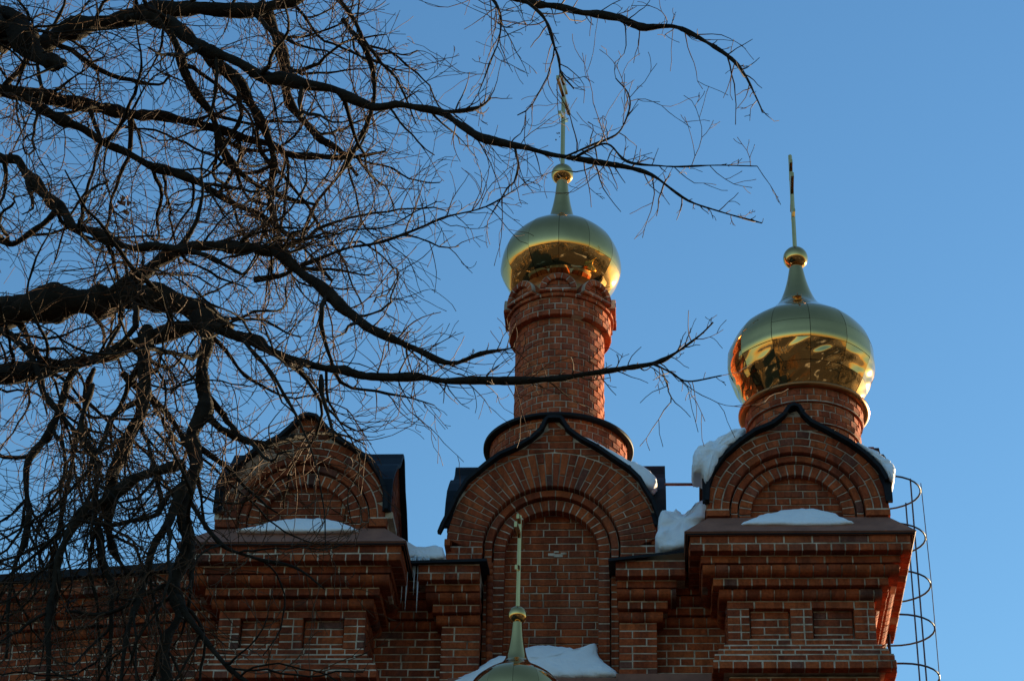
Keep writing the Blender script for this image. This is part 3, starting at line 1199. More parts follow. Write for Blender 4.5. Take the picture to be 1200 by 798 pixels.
# ---- lower walls down to the ground, nave behind, and an unseen wing added for shade
mb = MB()
zlow = at(600, 826, 20)[2]
mb.box(-8.5, 2.3, 20.75, 36.0, 0, zlow - .3)
mb.box(xR - hR - .02, xR + hR + .02, 19.98, 22.0, 0, zlow + .02)
mb.box(xL - hL - .02, xL + hL + .02, 19.98, 22.0, 0, zlow + .02)
mb.box(-8.4, 2.2, 20.62, 20.80, 0, zlow - .1)
mb.box(2.3, 15, 23.6, 33, 0, 9.2)  # invented wing out of view, added to keep sun off the lower branches
mb.build('lower_wall', 'wall', church)
mb = MB()
mb.add([(-8.6, 21.9, zlow - .3), (2.3, 21.9, zlow - .3), (2.3, 36.2, zlow - .3), (-8.6, 36.2, zlow - .3), (-3.1, 23.4, zlow + 1.0), (-3.1, 34, zlow + 1.0)],
       [(0, 1, 4), (1, 2, 5, 4), (2, 3, 5), (3, 0, 4, 5), (0, 3, 2, 1)])
mb.add([(2.3, 23.4, 9.2), (15.2, 23.4, 9.2), (15.2, 33.2, 9.2), (2.3, 33.2, 9.2), (2.3, 28, 10.6), (13, 28, 10.6)],
       [(0, 1, 5, 4), (1, 2, 5), (2, 3, 4, 5), (0, 3, 2, 1)])  # roof of the added shading wing
mb.build('nave_roof', 'roof', church)

# ---- turrets
def zfront(y, xpx, Y):
    return at(xpx, y, Y)[2]


CX, CY = -1.000, 21.75
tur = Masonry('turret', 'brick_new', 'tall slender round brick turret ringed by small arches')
# wide lower drum
z_lip = 14.0
z = 13.0
k = 0
while z < z_lip - .03:
    tur.drum(CX, CY, 0.75, z, .0805, 34, [0, .5][k % 2])
    z += .0805
    k += 1
zt_low = z
tur.core.lathe(CX, CY, [(0.01, 12.6), (.66, 12.6), (.66, zt_low), (.01, zt_low)], 48)
# shaft
z = zt_low + .0
zb1 = zfront(369, 657, CY - .56)
zb2 = zfront(347, 657, CY - .60)
ncs = int((zb1 - z) / .079)
hs = (zb1 - z) / ncs
for k in range(ncs):
    tur.drum(CX, CY, 0.497 + .0 * k, z, hs, 23, [0, .5][k % 2])
    z += hs
nb = 3
hs = (zb2 - zb1) / nb
for k in range(nb):
    tur.drum(CX, CY, 0.575, z, hs, 27, [0, .5][k % 2], back=.2, ov=None)
    z += hs
za_ = z
hs = .079
tur.drum(CX, CY, 0.605, z, hs * .6, 28, 0, back=.2)
z += hs * .6
tur.core.lathe(CX, CY, [(.01, zt_low), (.45, zt_low), (.45, 15.8), (.01, 15.8)], 40)
tur.core.lathe(CX, CY, [(.3, z - .05), (.56, z - .05), (.56, z + .005), (.46, z + .02), (.3, z + .02)], 48)
# eight small arches in a ring
arch_top = zfront(319, 657, CY - .63)
for k in range(8):
    a = -PI / 2 + k * PI / 4
    dx, dy = math.cos(a), math.sin(a)
    F = Face((CX + dx * .632, CY + dy * .632, 0), (-dy, dx, 0), (dx, dy, 0))
    ro, ri = .215, .135
    cz = arch_top - ro
    tur.ring(F, (0, cz), ri, ro, 0, PI, 0.0, 'V', -.06, wedge=.072, depth=.14)
    tur.slab(F, -ri - .01, ri + .01, z - .03, cz + .04, -.14, -.049)
    tur.annulus(F, (0, cz), .01, ri + .005, 0, PI, -.14, -.049)
    tur.clipfield(F, -ri, ri, cz, cz + ri, -.04, in_circle((0, cz), ri + .004), pitch=.072, depth=.04)
    nn = max(1, round((cz - z) / .08))
    for q in range(nn):
        h = (cz - z) / nn
        tur.course(F, -ro, ro, z + q * h, h, 0.0, 'H', [.0, .07][q % 2], -.14, depth=.08)
turo = tur.finish(church)
mb = MB()
mb.lathe(CX, CY, [(.01, 15.70), (.445, 15.70), (.455, 15.92), (.47, 16.08), (.01, 16.08)], 40)
mb.build('dome_seat', 'copper', turo, True)
mb = MB()
zl_ = zt_low - .02
mb.lathe(CX, CY, [(.745, zl_ - .022), (.82, zl_ - .026), (.828, zl_ - .020), (.828, zl_ + .012), (.81, zl_ + .022), (.49, zl_ + .16), (.49, zl_ + .1), (.74, zl_ + .0)], 72, True)
mb.build('ring_flashing', 'roof', turo, True, label='black sheet ring capping the wide lower drum')

DX, DY = 1.625, 20.7
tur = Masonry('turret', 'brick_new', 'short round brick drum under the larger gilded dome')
zf = 13.80
z = zf
k = 0
for r_, n_, cnt in ((.612, 28, 2), (.575, 27, 3), (.545, 26, 9)):
    for q in range(cnt):
        z -= .079
        tur.drum(DX, DY, r_, z, .079, n_, [0, .5][k % 2], back=.2, ov=(.028 if (q == cnt - 1 and cnt < 5) else None))
        k += 1
tur.core.lathe(DX, DY, [(.01, 12.4), (.46, 12.4), (.46, 13.9), (.01, 13.9)], 40)
turo2 = tur.finish(church)
mb = MB()
mb.lathe(DX, DY, [(.50, zf + .02), (.60, zf + .004), (.66, zf + .0), (.686, zf + .016), (.686, zf + .038), (.60, zf + .075), (.50, zf + .09)], 72, True)
mb.build('ring_flashing', 'copper', turo2, True, label='copper coloured rim ring under the large dome')


# ---- onion domes
def orthodox_cross(mbx, base, top_z, yaw, half_main, w=.03, lean=(0, 0), zmain=.62, zlow=.36, zup=.84, tilt=.12, hl=.6):
    x, y, z0 = base
    c, s_ = math.sin(yaw), math.cos(yaw)                 # direction of the arms, close to the line of sight
    H = top_z - z0

    def bar(zc, half, t, slope=0.0):
        P = []
        for e in (-1, 1):
            for q in (-1, 1):
                for r in (-1, 1):
                    P.append((x + e * half * c + q * w * .45 * s_ + lean[0] * (zc - z0), y + e * half * s_ - q * w * .45 * c + lean[1] * (zc - z0), zc + r * t + e * slope))
        mbx.add(P, [(0, 1, 3, 2), (4, 6, 7, 5), (0, 4, 5, 1), (2, 3, 7, 6), (0, 2, 6, 4), (1, 5, 7, 3)])
    mbx.tube([(x, y, z0), (x + lean[0] * H, y + lean[1] * H, top_z)], [w * .62, w * .56], 4)
    bar(z0 + H * zmain, half_main, .026)
    bar(z0 + H * zup, half_main * .5, .022)
    bar(z0 + H * zlow, half_main * hl, .022, tilt)


def onion_dome(label, cx, cy, prof, rings, ngore, crumple, ball, cross, phase=0.0, split=None):
    """gilded dome of separate sheets: rings = profile heights of the seams"""
    pr = catmull(prof, 10)
    dome = MB()
    core = [(r * .97 - .004, z) for r, z in pr if z < rings[-1] + .02]
    dome.lathe(cx, cy, core, 48)
    o = dome.build('onion_dome', 'rust', church, True, label=label)
    zs = list(rings)
    offs = [np.array([random.uniform(-99, 99) for _ in range(3)]) for _ in range(6)]
    fr_ = [(random.uniform(3, 5), random.uniform(5, 9), random.uniform(0, 6.28), random.uniform(0, 6.28)) for _ in range(10)]

    def r_at(z):
        return float(np.interp(z, pr[:, 1], pr[:, 0]))
    for i in range(len(zs) - 1):
        za, zb = zs[i], zs[i + 1]
        m = max(5, int((zb - za) / .016))
        zz = np.linspace(za + .002, zb - .002, m)
        amp = crumple[i]
        for g_ in range(ngore):
            # gently unequal seating of each sheet
            da = 2 * PI / ngore
            na = 16
            tl = random.gauss(0, .0012)
            v, f = [], []
            a_off = phase + (0.5 * da if i % 2 and split else 0)
            lat = rng.normal(0, 1, (4, 4)).clip(-1.3, 1.3)
            lat[0, :] *= .2
            lat[-1, :] *= .2
            lat[:, 0] *= .4
            lat[:, -1] *= .4
            for q, z in enumerate(zz):
                for h in range(na + 1):
                    a = a_off + (g_ + h / na) * da
                    if h == 0:
                        a += .0035
                    if h == na:
                        a -= .0035
                    r = r_at(z)
                    # sheets sit a little flatter than the round between their seams
                    e = h / na
                    flat = -(r * (1 - math.cos(da / 2))) * .30 * (1 - (2 * e - 1) ** 2)
                    d = 0.0
                    if amp:
                        t_ = q / (m - 1) * 3 * .999              # creased facets between random knots
                        ex = e * 3 * .999
                        i0, j0 = int(t_), int(ex)
                        ft, fx = t_ - i0, ex - j0
                        A, B_, Cc, Dd = lat[i0, j0], lat[i0, j0 + 1], lat[i0 + 1, j0], lat[i0 + 1, j0 + 1]
                        d = amp * (A + fx * (B_ - A) + ft * (Dd - B_) if fx > ft else A + ft * (Cc - A) + fx * (Dd - Cc))
                    rr = r + flat + d + tl
                    v.append((cx + rr * math.cos(a), cy + rr * math.sin(a), z))
            for q in range(m - 1):
                for h in range(na):
                    k0 = q * (na + 1) + h
                    f.append((k0, k0 + 1, k0 + na + 2, k0 + na + 1))
            mesh_obj('panel', v, f, 'gold', o, True)
    # neck
    mbn = MB()
    nk = [(r, z) for r, z in pr if z >= rings[-1]]
    mbn.lathe(cx, cy, nk + [(.005, nk[-1][1] + .001)], 32)
    mbn.build('neck', 'gold', o, True)
    mbb = MB()
    bz, br_ = ball
    mbb.lathe(cx, cy, [(br_ * math.sin(t) + .0005, bz - br_ * math.cos(t)) for t in np.linspace(.02, PI - .02, 22)], 32)
    mbb.build('orb', 'gold', o, True)
    mbc = MB()
    orthodox_cross(mbc, (cx, cy, bz + br_ * .9), **cross)
    mbc.build('cross', 'gold_dull', o, label='thin gilded cross seen almost edge on')
    return o


PR = [(.545, 13.88), (.672, 14.10), (.772, 14.335), (.784, 14.44), (.765, 14.60), (.67, 14.79), (.50, 14.94), (.34, 15.07), (.225, 15.20), (.16, 15.34), (.108, 15.52), (.071, 15.72)]
PC = [(.46, 16.07), (.585, 16.17), (.675, 16.33), (.70, 16.46), (.67, 16.63), (.575, 16.80), (.42, 16.94), (.27, 17.03), (.168, 17.13), (.118, 17.30), (.085, 17.5), (.065, 17.72)]
onion_dome('larger squat gilded onion dome on the short drum, its lower sheets dented', DX, DY, PR, [13.885, 14.11, 14.335, 14.55, 14.82, 15.20], 12, [.009, .010, .0003, 0, 0], (15.835, .135),
           dict(top_z=17.25, yaw=R(2), half_main=.34, w=.038, zmain=.60, tilt=.08, lean=(.0, 0)), phase=R(-90 + 4))
onion_dome('smooth gilded onion dome high on the tall slender turret', CX, CY, PC, [16.075, 16.345, 17.03], 12, [.004, 0], (17.81, .132),
           dict(top_z=19.28, yaw=R(9), half_main=.36, w=.042, zmain=.80, zlow=.56, zup=.93, tilt=.10), phase=R(-90))
# small dome of the porch in front
YF = 18.0
pF = at(606.5, 721, YF)
sF = .64
PF = [(r * sF, pF[2] + (z - 17.81) * sF) for r, z in PC]
rgF = [pF[2] + (z - 17.81) * sF for z in (16.075, 16.345, 17.03)]
onion_dome('small dark gilded onion dome standing in front of the tall arch', pF[0], YF, PF, rgF, 12, [.001, 0], (pF[2], .132 * sF),
           dict(top_z=at(610, 604, YF)[2], yaw=R(6), half_main=.22, w=.028, zmain=.78, zlow=.42, zup=.93, tilt=.05), phase=R(-90))
mb = MB()
mb.lathe(pF[0], YF, [(.01, 5.5), (.26, 5.5), (.26, pF[2] - 1.76 * sF + .02), (.01, pF[2] - 1.76 * sF + .02)], 32)
mb.box(pF[0] - 1.2, pF[0] + 1.2, YF - 1.2, 20.6, 0, 6.2)
mb.build('porch', 'wall', church)

# ---- bricks: the 300 that show largest become parts, the rest one joined part per section
def project_area(m, key):
    v, f = PROTO[key]
    P = v[list(f[0])] if key[0] != 'o' else v[:]
    W = P @ m[:3, :3].T + m[:3, 3]
    nrm = m[:3, 2]
    c = W.mean(0)
    view = np.array([0, 0, CAM_Z]) - c
    if nrm @ view < 0.25 * np.linalg.norm(view):
        return 0
    q = proj(W)
    x, y = q[:, 0], q[:, 1]
    if x.min() < 30 or x.max() > 1195 or y.min() < 3 or y.max() > 795:
        return 0
    if key[0] == 'o':
        return (x.max() - x.min()) * (y.max() - y.min())
    return abs(np.sum(x * np.roll(y, -1) - np.roll(x, -1) * y)) / 2


scores = []
quota = {}
for i, (o, mat, key, m) in enumerate(ALL):
    s_ = project_area(m, key)
    if o.name.startswith('side_wall') or o.name == 'corner_pavilion.001':
        s_ *= 0.5                                      # partly behind the branches
    scores.append(s_)
order = np.argsort(-np.array(scores))
top = set(int(i) for i in order[:300])
mesh_cache = {}
rest = {}
for i, (o, mat, key, m) in enumerate(ALL):
    if i in top:
        ck = (key, mat)
        if ck not in mesh_cache:
            v, f = PROTO[key]
            me = bpy.data.meshes.new('brick')
            me.from_pydata(v.tolist(), [], f)
            me.materials.append(MAT[mat])
            mesh_cache[ck] = me
        b_ = bpy.data.objects.new('brick', mesh_cache[ck])
        b_.parent = o
        b_.matrix_world = Matrix(m.tolist())
        C.objects.link(b_)
    else:
        v, f = PROTO[key]
        e = rest.setdefault((o.name, mat), [o, [], [], 0])
        e[1].append(v @ m[:3, :3].T + m[:3, 3])
        e[2].extend([tuple(q + e[3] for q in ff) for ff in f])
        e[3] += len(v)
for (nm, mat), (o, vs, fs, n_) in rest.items():
    mesh_obj('brickwork', np.vstack(vs), fs, mat, o, kind='stuff')


# ------------------------------------------------------------------ snow
def smooth_poly(px, n=5):
    P = np.array(list(px) + [px[0]], float)
    Q = np.vstack([P[-2], P, P[1]])
    o = []
    for i in range(1, len(Q) - 2):
        a, b, c, d = Q[i - 1:i + 3]
        for k in range(n):
            t = k / n
            o.append(.5 * (2 * b + (c - a) * t + (2 * a - 5 * b + 4 * c - d) * t * t + (3 * b - a - 3 * c + d) * t ** 3))
    return np.array(o)


def vnoise(P, s, seed):
    r_ = np.random.default_rng(seed)
    out = np.zeros(len(P))
    for k in range(6):
        d = r_.normal(size=3)
        d *= s * (1.6 ** k) / np.linalg.norm(d) * 2.2
        out += np.sin(P @ d + r_.uniform(0, 6.28)) / (1.5 ** k)
    return out


def snow_patch(label, px, Y, depth, seed, bulge=.06, slope=0.0, amp=.008, lay=.5):
    """drift with a rounded front: outline at depth Y, running back by depth (slope lifts the back)"""
    Pp = smooth_poly(px)
    c0 = Pp.mean(0)
    yb = Pp[:, 1].max()
    W = np.array([at(x, y, Y + lay * (yb - y) / 115) for x, y in Pp])       # the drift lies back with height
    W += rng.normal(0, .004, W.shape) * [1, 0, 1]
    cw = W.mean(0)
    n = len(W)
    v, f = [], []
    rings_ = [(1.0, depth, slope), (1.0, .0, 0), (.97, -bulge * .45, 0), (.90, -bulge * .75, 0), (.75, -bulge * .95, 0), (.5, -bulge, 0), (.25, -bulge, 0)]
    for s_, dy, up in rings_:
        for p in W:
            q = cw + (p - cw) * s_
            v.append((q[0], q[1] + dy, q[2] + up))
    v.append((cw[0], cw[1] - bulge, cw[2]))
    V = np.array(v)
    nz = vnoise(V, 4, seed) * amp + vnoise(V, 14, seed + 5) * amp * .6
    V[n:, 1] += nz[n:]
    V[n:, 2] += vnoise(V[n:], 7, seed + 9) * amp * .5
    for i in range(len(rings_) - 1):
        for k in range(n):
            k2 = (k + 1) % n
            f.append((i * n + k, i * n + k2, (i + 1) * n + k2, (i + 1) * n + k))
    last = (len(rings_) - 1) * n
    for k in range(n):
        f.append((last + k, last + (k + 1) % n, len(V) - 1))
    f.append(tuple(range(n - 1, -1, -1)))
    o = mesh_obj('snow_patch', V, f, 'snow', None, True)
    bm = bmesh.new()
    bm.from_mesh(o.data)
    bmesh.ops.recalc_face_normals(bm, faces=bm.faces)
    bm.to_mesh(o.data)
    bm.free()
    for p in o.data.polygons:
        p.use_smooth = True
    return tag(o, label, 'snow', 'snow lying on the church')


snow_patch('thin lens of snow on the brown ledge of the domed pavilion', [(870, 614.5), (882, 608), (900, 602), (925, 598), (950, 597.5), (975, 601.5), (996, 611), (994, 614.5), (930, 615.5)], 19.68, .10, 1, .05, amp=.004, lay=1.1)
snow_patch('thin lens of snow on the brown ledge behind branches', [(280, 623), (292, 619), (315, 613), (340, 609), (375, 608.5), (400, 613), (417, 620.5), (412, 623), (350, 624.5)], 19.68, .10, 2, .05, amp=.004, lay=1.1)
snow_patch('long snow strip sliding down the roof of the tall central gable', [(674, 510), (684, 512.5), (705, 522), (722, 532), (740, 542), (757, 550), (769, 560), (768, 569), (758, 571), (748, 561), (735, 549.5), (717, 537.5), (699, 525)], YB - .04, .55, 3, .05, amp=.010, lay=.2)
snow_patch('thick snow mass overhanging the roof beside the short drum', [(874, 504), (860, 507), (842, 515), (828, 522), (815, 529), (811, 540), (812, 552), (822, 555), (828, 563), (833, 557), (847, 536), (866, 519)], 19.72, .30, 4, .08, amp=.02, lay=.25)
snow_patch('small ragged snow lump on the roof nearest the ladder cage', [(1003, 521), (1014, 524), (1028, 530), (1037, 536), (1044, 541), (1050, 548), (1049, 556), (1046, 564), (1040, 557), (1030, 546), (1016, 532)], 19.74, .30, 5, .06, amp=.02, lay=.25)
snow_patch('snow heap filling the gap between tall bay and domed pavilion', [(770, 638), (771, 618), (773, 604), (782, 602), (792, 599), (801, 601), (812, 595), (821, 587), (828, 590), (829, 612), (818, 620), (810, 640), (790, 644)], 20.24, .5, 6, .10, amp=.024, lay=.55)
snow_patch('low snow ridge in the gap beside the undomed pavilion', [(463, 630), (474, 635), (488, 641), (505, 642), (519, 643), (519, 655), (500, 657), (485, 655), (473, 651)], 20.25, .5, 7, .05, slope=.1)
snow_patch('broad snow bank below the tall arch behind small dome', [(528, 806), (540, 795), (556, 784), (570, 778), (580, 772), (594, 771), (604, 764), (622, 759), (640, 758), (660, 759.5), (678, 762), (690, 760), (699, 756), (701, 768), (710, 778), (722, 786), (722, 793), (690, 796), (640, 797.5), (600, 806)], YB - .26, .05, 8, .10, amp=.012, lay=.72)

# lower ledge that carries the snow bank
mb = MB()
zq = at(640, 799, YB - .2)[2]
mb.box(at(528, 800, YB)[0], at(724, 800, YB)[0], YB - .30, YB + .3, zq - .12, zq)
mb.build('sill_flashing', 'ledge', bayo)

# ------------------------------------------------------------------ ice
for k in range(11):
    x = 472 + k * 3.1 + random.uniform(-1, 1)
    y0 = 652 + random.uniform(0, 4)
    p = at(x, y0, 20.22)
    L_ = random.choice((.12, .2, .32, .46, .6)) * random.uniform(.8, 1.1)
    mb = MB()
    mb.tube([p, p - [0, 0, L_ * .3], p - [0, 0, L_ * .55], p - [0, 0, L_]], [.017, .012, .009, .0015], 7)
    tag(mb.build('icicle', 'ice', None, True), 'thin icicle hanging from the snowy gutter beside the undomed pavilion', 'icicle', 'icicles under the gutter')

# ------------------------------------------------------------------ caged ladder, cable, tie rod
lad = thing('caged_ladder', 'dark steel ladder with hooped safety cage fixed to the side wall', 'ladder', loc=(0, 0, 0))
YL = 21.75
hoops = [(1078.5, 577, 1037), (1084.5, 632, 1037), (1090.5, 687, 1038), (1095.5, 738, 1034), (1101, 795, 1036)]
xs_w = 2.36
tops = []
for hx, hy, _ in hoops:
    p = at(hx, hy, YL)
    reach = p[0] - xs_w
    pts = [(xs_w - .1 + 0, YL - .38, p[2])]
    for t in np.linspace(-PI / 2, PI / 2, 15):
        pts.append((p[0] - .40 + .40 * math.cos(t), YL + .38 * math.sin(t), p[2]))
    pts.append((xs_w - .1, YL + .38, p[2]))
    mb = MB()
    mb.tube(pts, .0105, 6)
    mb.build('hoop', 'steel', lad, True)
    tops.append(p)
pt, pb = tops[0], tops[-1]
for dy, fr in ((-.27, .38), (.27, .38)):
    xx = pt[0] - .40 + (.40 * math.sqrt(max(0, 1 - (dy / .38) ** 2)))
    mb = MB()
    mb.tube([(xx - .012, YL + dy, pt[2] + .02), (xx - .012, YL + dy, 2.5)], .009, 6)
    if True:
        mb.build('cage_bar', 'steel', lad, True)
for dy in (-.2, .2):
    mb = MB()
    mb.tube([(xs_w + .08, YL + dy, pt[2] + .1), (xs_w + .08, YL + dy, 2.5)], .018, 6)
    mb.build('rail', 'steel', lad, True)
mb = MB()
z = pt[2]
while z > 2.6:
    mb = MB()
    mb.tube([(xs_w + .08, YL - .2, z), (xs_w + .08, YL + .2, z)], .01, 5)
    mb.build('rung', 'steel', lad, True)
    z -= .58
    if z < pb[2] - .6:
        break
mb = MB()
p0, p1 = at(1079, 566, 21.2), at(1101.5, 800, 21.2)
mb.tube([p0, p0 + (p1 - p0) * .5 + [.01, 0, 0], p1, p1 + (p1 - p0) * .2], .005, 5)
tag(mb.build('lightning_cable', 'steel', None, True), 'thin grey cable hanging straight down outside the ladder cage', 'cable')
mb = MB()
p0, p1 = at(779, 567.5, 20.9), at(829, 567.5, 20.9)
mb.tube([p0, (p0 + p1) / 2, p1], .016, 8)
tag(mb.build('tie_rod', 'rust', None, True), 'dark red metal rod bridging the gap between the two gable roofs', 'rod')

# ------------------------------------------------------------------ bare tree
YT = 9.4
tree = thing('bare_tree', 'old leafless tree with drooping tangled branches reaching in front of the church', 'tree')
TREE_X = at(-420, 399, YT)[0]
tr = []
for t in np.linspace(0, 1, 14):
    tr.append((TREE_X - .25 * math.sin(2.4 * t) + .1, YT + .3 * t, -.1 + 11.5 * t))
mb = MB()
mb.tube(tr, [.42 * (1 - .72 * t) + (.16 * (1 - t) ** 8) for t in np.linspace(0, 1, 14)], 14)
mb.build('trunk', 'bark', tree, True)

# main limbs as the photograph shows them: (pixels with width, depth at start, depth at end, side density, droop)
LIMBS = [
    ([(-420, 330, 60), (-200, 130, 48), (-60, 60, 40), (0, 44, 34), (40, 55, 26), (75, 42, 22), (120, 27, 20), (200, 13, 17), (270, 12, 15), (330, 6, 13), (380, -14, 11), (440, -34, 10)], 9.4, 9.3, 1.2, .3),
    ([(-30, 30, 26), (10, 30, 26), (40, 60, 25), (62, 76, 15), (74, 78, 6)], 9.3, 9.1, 1.2, .4),
    ([(440, -34, 9), (520, -36, 9), (590, -8, 8), (617, 0, 8), (644, 5, 7.5), (691, 13, 7), (738, 26, 6.5), (779, 30, 6), (806, 37, 5), (833, 51, 4.2), (860, 71, 3.2), (881, 102, 2.4), (893, 132, 1.6)], 9.3, 8.7, .9, .2),
    ([(-420, 400, 40), (-150, 120, 20), (0, 108, 17), (30, 112, 16), (70, 118, 14), (120, 126, 12), (165, 135, 11), (220, 143, 10), (290, 160, 9), (340, 178, 7), (400, 184, 5), (450, 178, 3)], 9.4, 9.9, 1.0, .2),
    ([(20, 112, 11), (45, 125, 10), (80, 145, 10), (120, 165, 9.5), (170, 190, 9), (210, 206, 8.5), (245, 225, 7.5), (300, 252, 5.5), (350, 285, 4), (390, 330, 3)], 9.2, 9.8, 1.0, .2),
    ([(-420, 460, 40), (-120, 190, 18), (0, 186, 13), (30, 200, 12), (55, 230, 11.5), (75, 250, 11), (100, 270, 9.5), (140, 286, 8.5), (190, 292, 7), (240, 300, 5), (285, 322, 3)], 9.4, 9.0, 1.0, .2),
    ([(150, 20, 10), (180, 22, 10), (200, 42, 9.5), (215, 72, 9), (235, 112, 8.5), (250, 142, 8), (265, 182, 7.5), (290, 210, 6), (330, 232, 4.5), (370, 240, 3)], 9.2, 10.0, 1.0, .3),
    ([(165, 10, 15), (200, 28, 14), (230, 50, 13), (270, 70, 12), (310, 90, 11), (350, 97, 10.5), (400, 108, 10), (454, 124, 8.5), (508, 130, 8), (535, 142, 7.5), (569, 162, 7), (610, 177, 6.5), (657, 184, 6), (698, 190, 5.2), (738, 196, 4.4), (766, 206, 3.6), (806, 234, 2.8), (850, 250, 2.0), (893, 261, 1.4)], 9.2, 8.8, .85, .2),
    ([(508, 130, 6), (540, 131, 5.5), (562, 128, 4.5), (574, 116, 3)], 9.0, 9.1, 1.6, .0),
    ([(671, 186, 4), (690, 176, 3.4), (712, 170, 3), (735, 190, 2.8), (780, 196, 2.4), (840, 194, 1.8), (887, 195, 1.2)], 8.85, 8.6, .7, .1),
    ([(660, 184, 4), (690, 172, 3), (722, 160, 2.6), (736, 135, 2.2), (737, 112, 1.8), (722, 92, 1.2)], 8.85, 8.9, .9, .0),
    ([(-420, 560, 50), (-150, 395, 40), (0, 364, 34), (60, 357, 32), (110, 350, 28), (150, 345, 24), (200, 352, 26), (240, 366, 24), (262, 376, 18), (275, 384, 6)], 9.4, 9.2, 1.0, .5),
    ([(120, 350, 16), (165, 322, 15), (210, 292, 14), (250, 286, 13.5), (300, 290, 13), (330, 302, 12.5), (352, 322, 12), (380, 345, 11), (402, 366, 10), (440, 387, 8.5), (481, 406, 7.5), (522, 424, 6), (562, 414, 4), (603, 406, 2)], 9.3, 9.0, 1.6, .3),
    ([(-420, 620, 50), (-150, 450, 24), (0, 441, 17), (60, 432, 15), (120, 416, 14), (180, 392, 13), (240, 384, 12), (290, 398, 11), (340, 420, 10), (400, 437, 9), (468, 440, 8), (535, 443, 7.5), (603, 444, 7), (671, 442, 6.5), (718, 433, 5.5), (765, 426, 4.4), (793, 413, 3), (818, 395, 2), (835, 378, 1.2)], 9.4, 8.8, 1.5, .2),
    ([(765, 426, 3), (785, 436, 2.6), (806, 447, 2.2), (845, 440, 1.4)], 8.82, 8.7, 1.0, .2),
    ([(300, 330, 6), (350, 312, 5), (400, 292, 4.4), (440, 284, 4), (468, 276, 3.6), (515, 257, 3), (569, 243, 2.4), (600, 225, 1.8), (622, 210, 1.2)], 9.3, 8.9, 1.3, .1),
    ([(235, 60, 13), (280, 95, 12), (310, 140, 10), (322, 190, 8), (318, 240, 6), (330, 290, 4)], 9.4, 10.0, 1.0, .4),
    ([(300, 5, 16), (318, 30, 14), (328, 70, 12), (333, 110, 10), (360, 150, 7), (395, 175, 5), (420, 205, 3)], 9.6, 10.0, 1.2, .2),
    ([(400, 20, 5), (430, 60, 5), (440, 110, 5), (425, 160, 5), (400, 200, 5), (370, 240, 4), (350, 290, 3)], 9.4, 9.9, 1.3, .2),
    # hanging branches
    ([(240, 372, 20), (246, 400, 18), (236, 435, 17), (240, 470, 16), (228, 505, 16), (232, 545, 15), (218, 590, 15), (224, 630, 13), (206, 680, 13), (210, 725, 11), (194, 765, 11), (190, 812, 9)], 9.2, 8.8, 1.1, .9),
    ([(175, 380, 14), (168, 440, 13), (164, 488, 13), (146, 522, 12), (129, 566, 11), (127, 600, 9), (136, 645, 7), (152, 672, 4)], 9.2, 9.0, 1.1, .9),
    ([(218, 540, 12), (182, 551, 10), (146, 570, 10), (112, 592, 9), (86, 618, 8), (70, 655, 7), (60, 705, 6), (54, 800, 4)], 8.95, 8.8, 1.1, .9),
    ([(100, 420, 9), (83, 442, 8.5), (66, 490, 8), (31, 545, 7.5), (33, 600, 6.5), (21, 652, 5.5), (12, 702, 4), (8, 770, 3)], 9.3, 9.0, 1.1, .9),
    ([(112, 430, 7), (104, 455, 6.5), (93, 502, 6), (81, 552, 5.5), (70, 602, 5), (62, 660, 4), (64, 720, 3)], 9.4, 9.3, 1.1, .9),
    ([(110, 450, 7), (100, 505, 6.5), (112, 540, 6.5), (113, 602, 6), (121, 652, 5.5), (131, 702, 5), (126, 806, 3.5)], 9.1, 8.9, 1.1, .9),
    ([(170, 395, 7), (173, 455, 6.5), (166, 500, 5.5), (178, 545, 4.5), (190, 590, 3.5)], 9.1, 9.0, 1.1, .9),
    ([(145, 440, 8), (185, 475, 7), (213, 508, 6), (232, 560, 4.5), (240, 620, 3)], 9.3, 9.1, 1.3, .8),
    ([(215, 575, 9), (198, 610, 8), (178, 640, 7), (165, 690, 6), (150, 740, 5), (140, 806, 4)], 8.9, 8.7, 1.1, .9),
    ([(376, 440, 6), (379, 462, 5.5), (383, 485, 5), (391, 512, 3)], 9.0, 8.9, 1.0, .7),
    ([(285, 400, 6), (320, 440, 5), (350, 490, 4), (365, 530, 3), (378, 580, 2), (382, 640, 1.4)], 9.0, 8.8, .8, .7),
    ([(225, 590, 6), (260, 640, 5), (300, 655, 4), (345, 665, 3), (380, 690, 1.6)], 8.9, 8.7, .8, .5),
    ([(205, 700, 8), (230, 735, 6), (262, 775, 4.5), (300, 805, 3)], 8.8, 8.7, 1.0, .6),
    ([(-40, 240, 8), (10, 285, 7), (45, 268, 6), (65, 248, 5)], 9.3, 9.1, 1.2, .2),
    ([(-30, 390, 9), (20, 400, 7), (60, 470, 6), (100, 520, 4), (120, 560, 2.5)], 9.3, 9.1, 1.4, .6),
    ([(617, 0, 4), (640, 25, 3.4), (653, 60, 3), (657, 85, 2.4), (672, 105, 1.6)], 9.0, 8.9, .9, .3),
    ([(560, -20, 3), (583, 10, 3), (585, 45, 2.4), (560, 110, 1.6)], 9.1, 9.0, .8, .3),
]


def limb_points(px, Y0, Y1):
    n = len(px)
    P = np.array([[x, y, w_] for x, y, w_ in px], float)
    Q = catmull(P, 6)
    m = len(Q)
    pts, rad = [], []
    for i, (x, y, w_) in enumerate(Q):
        Y = Y0 + (Y1 - Y0) * i / (m - 1)
        p = at(x, y, Y)
        pts.append(p)
        dist = np.linalg.norm(p - [0, 0, CAM_Z])
        rad.append(max(.0022, w_ / 2 * dist / FPX / (1 + ((x - 600) ** 2 + (y - 399) ** 2) / FPX ** 2) ** .5))
    return np.array(pts), np.array(rad)


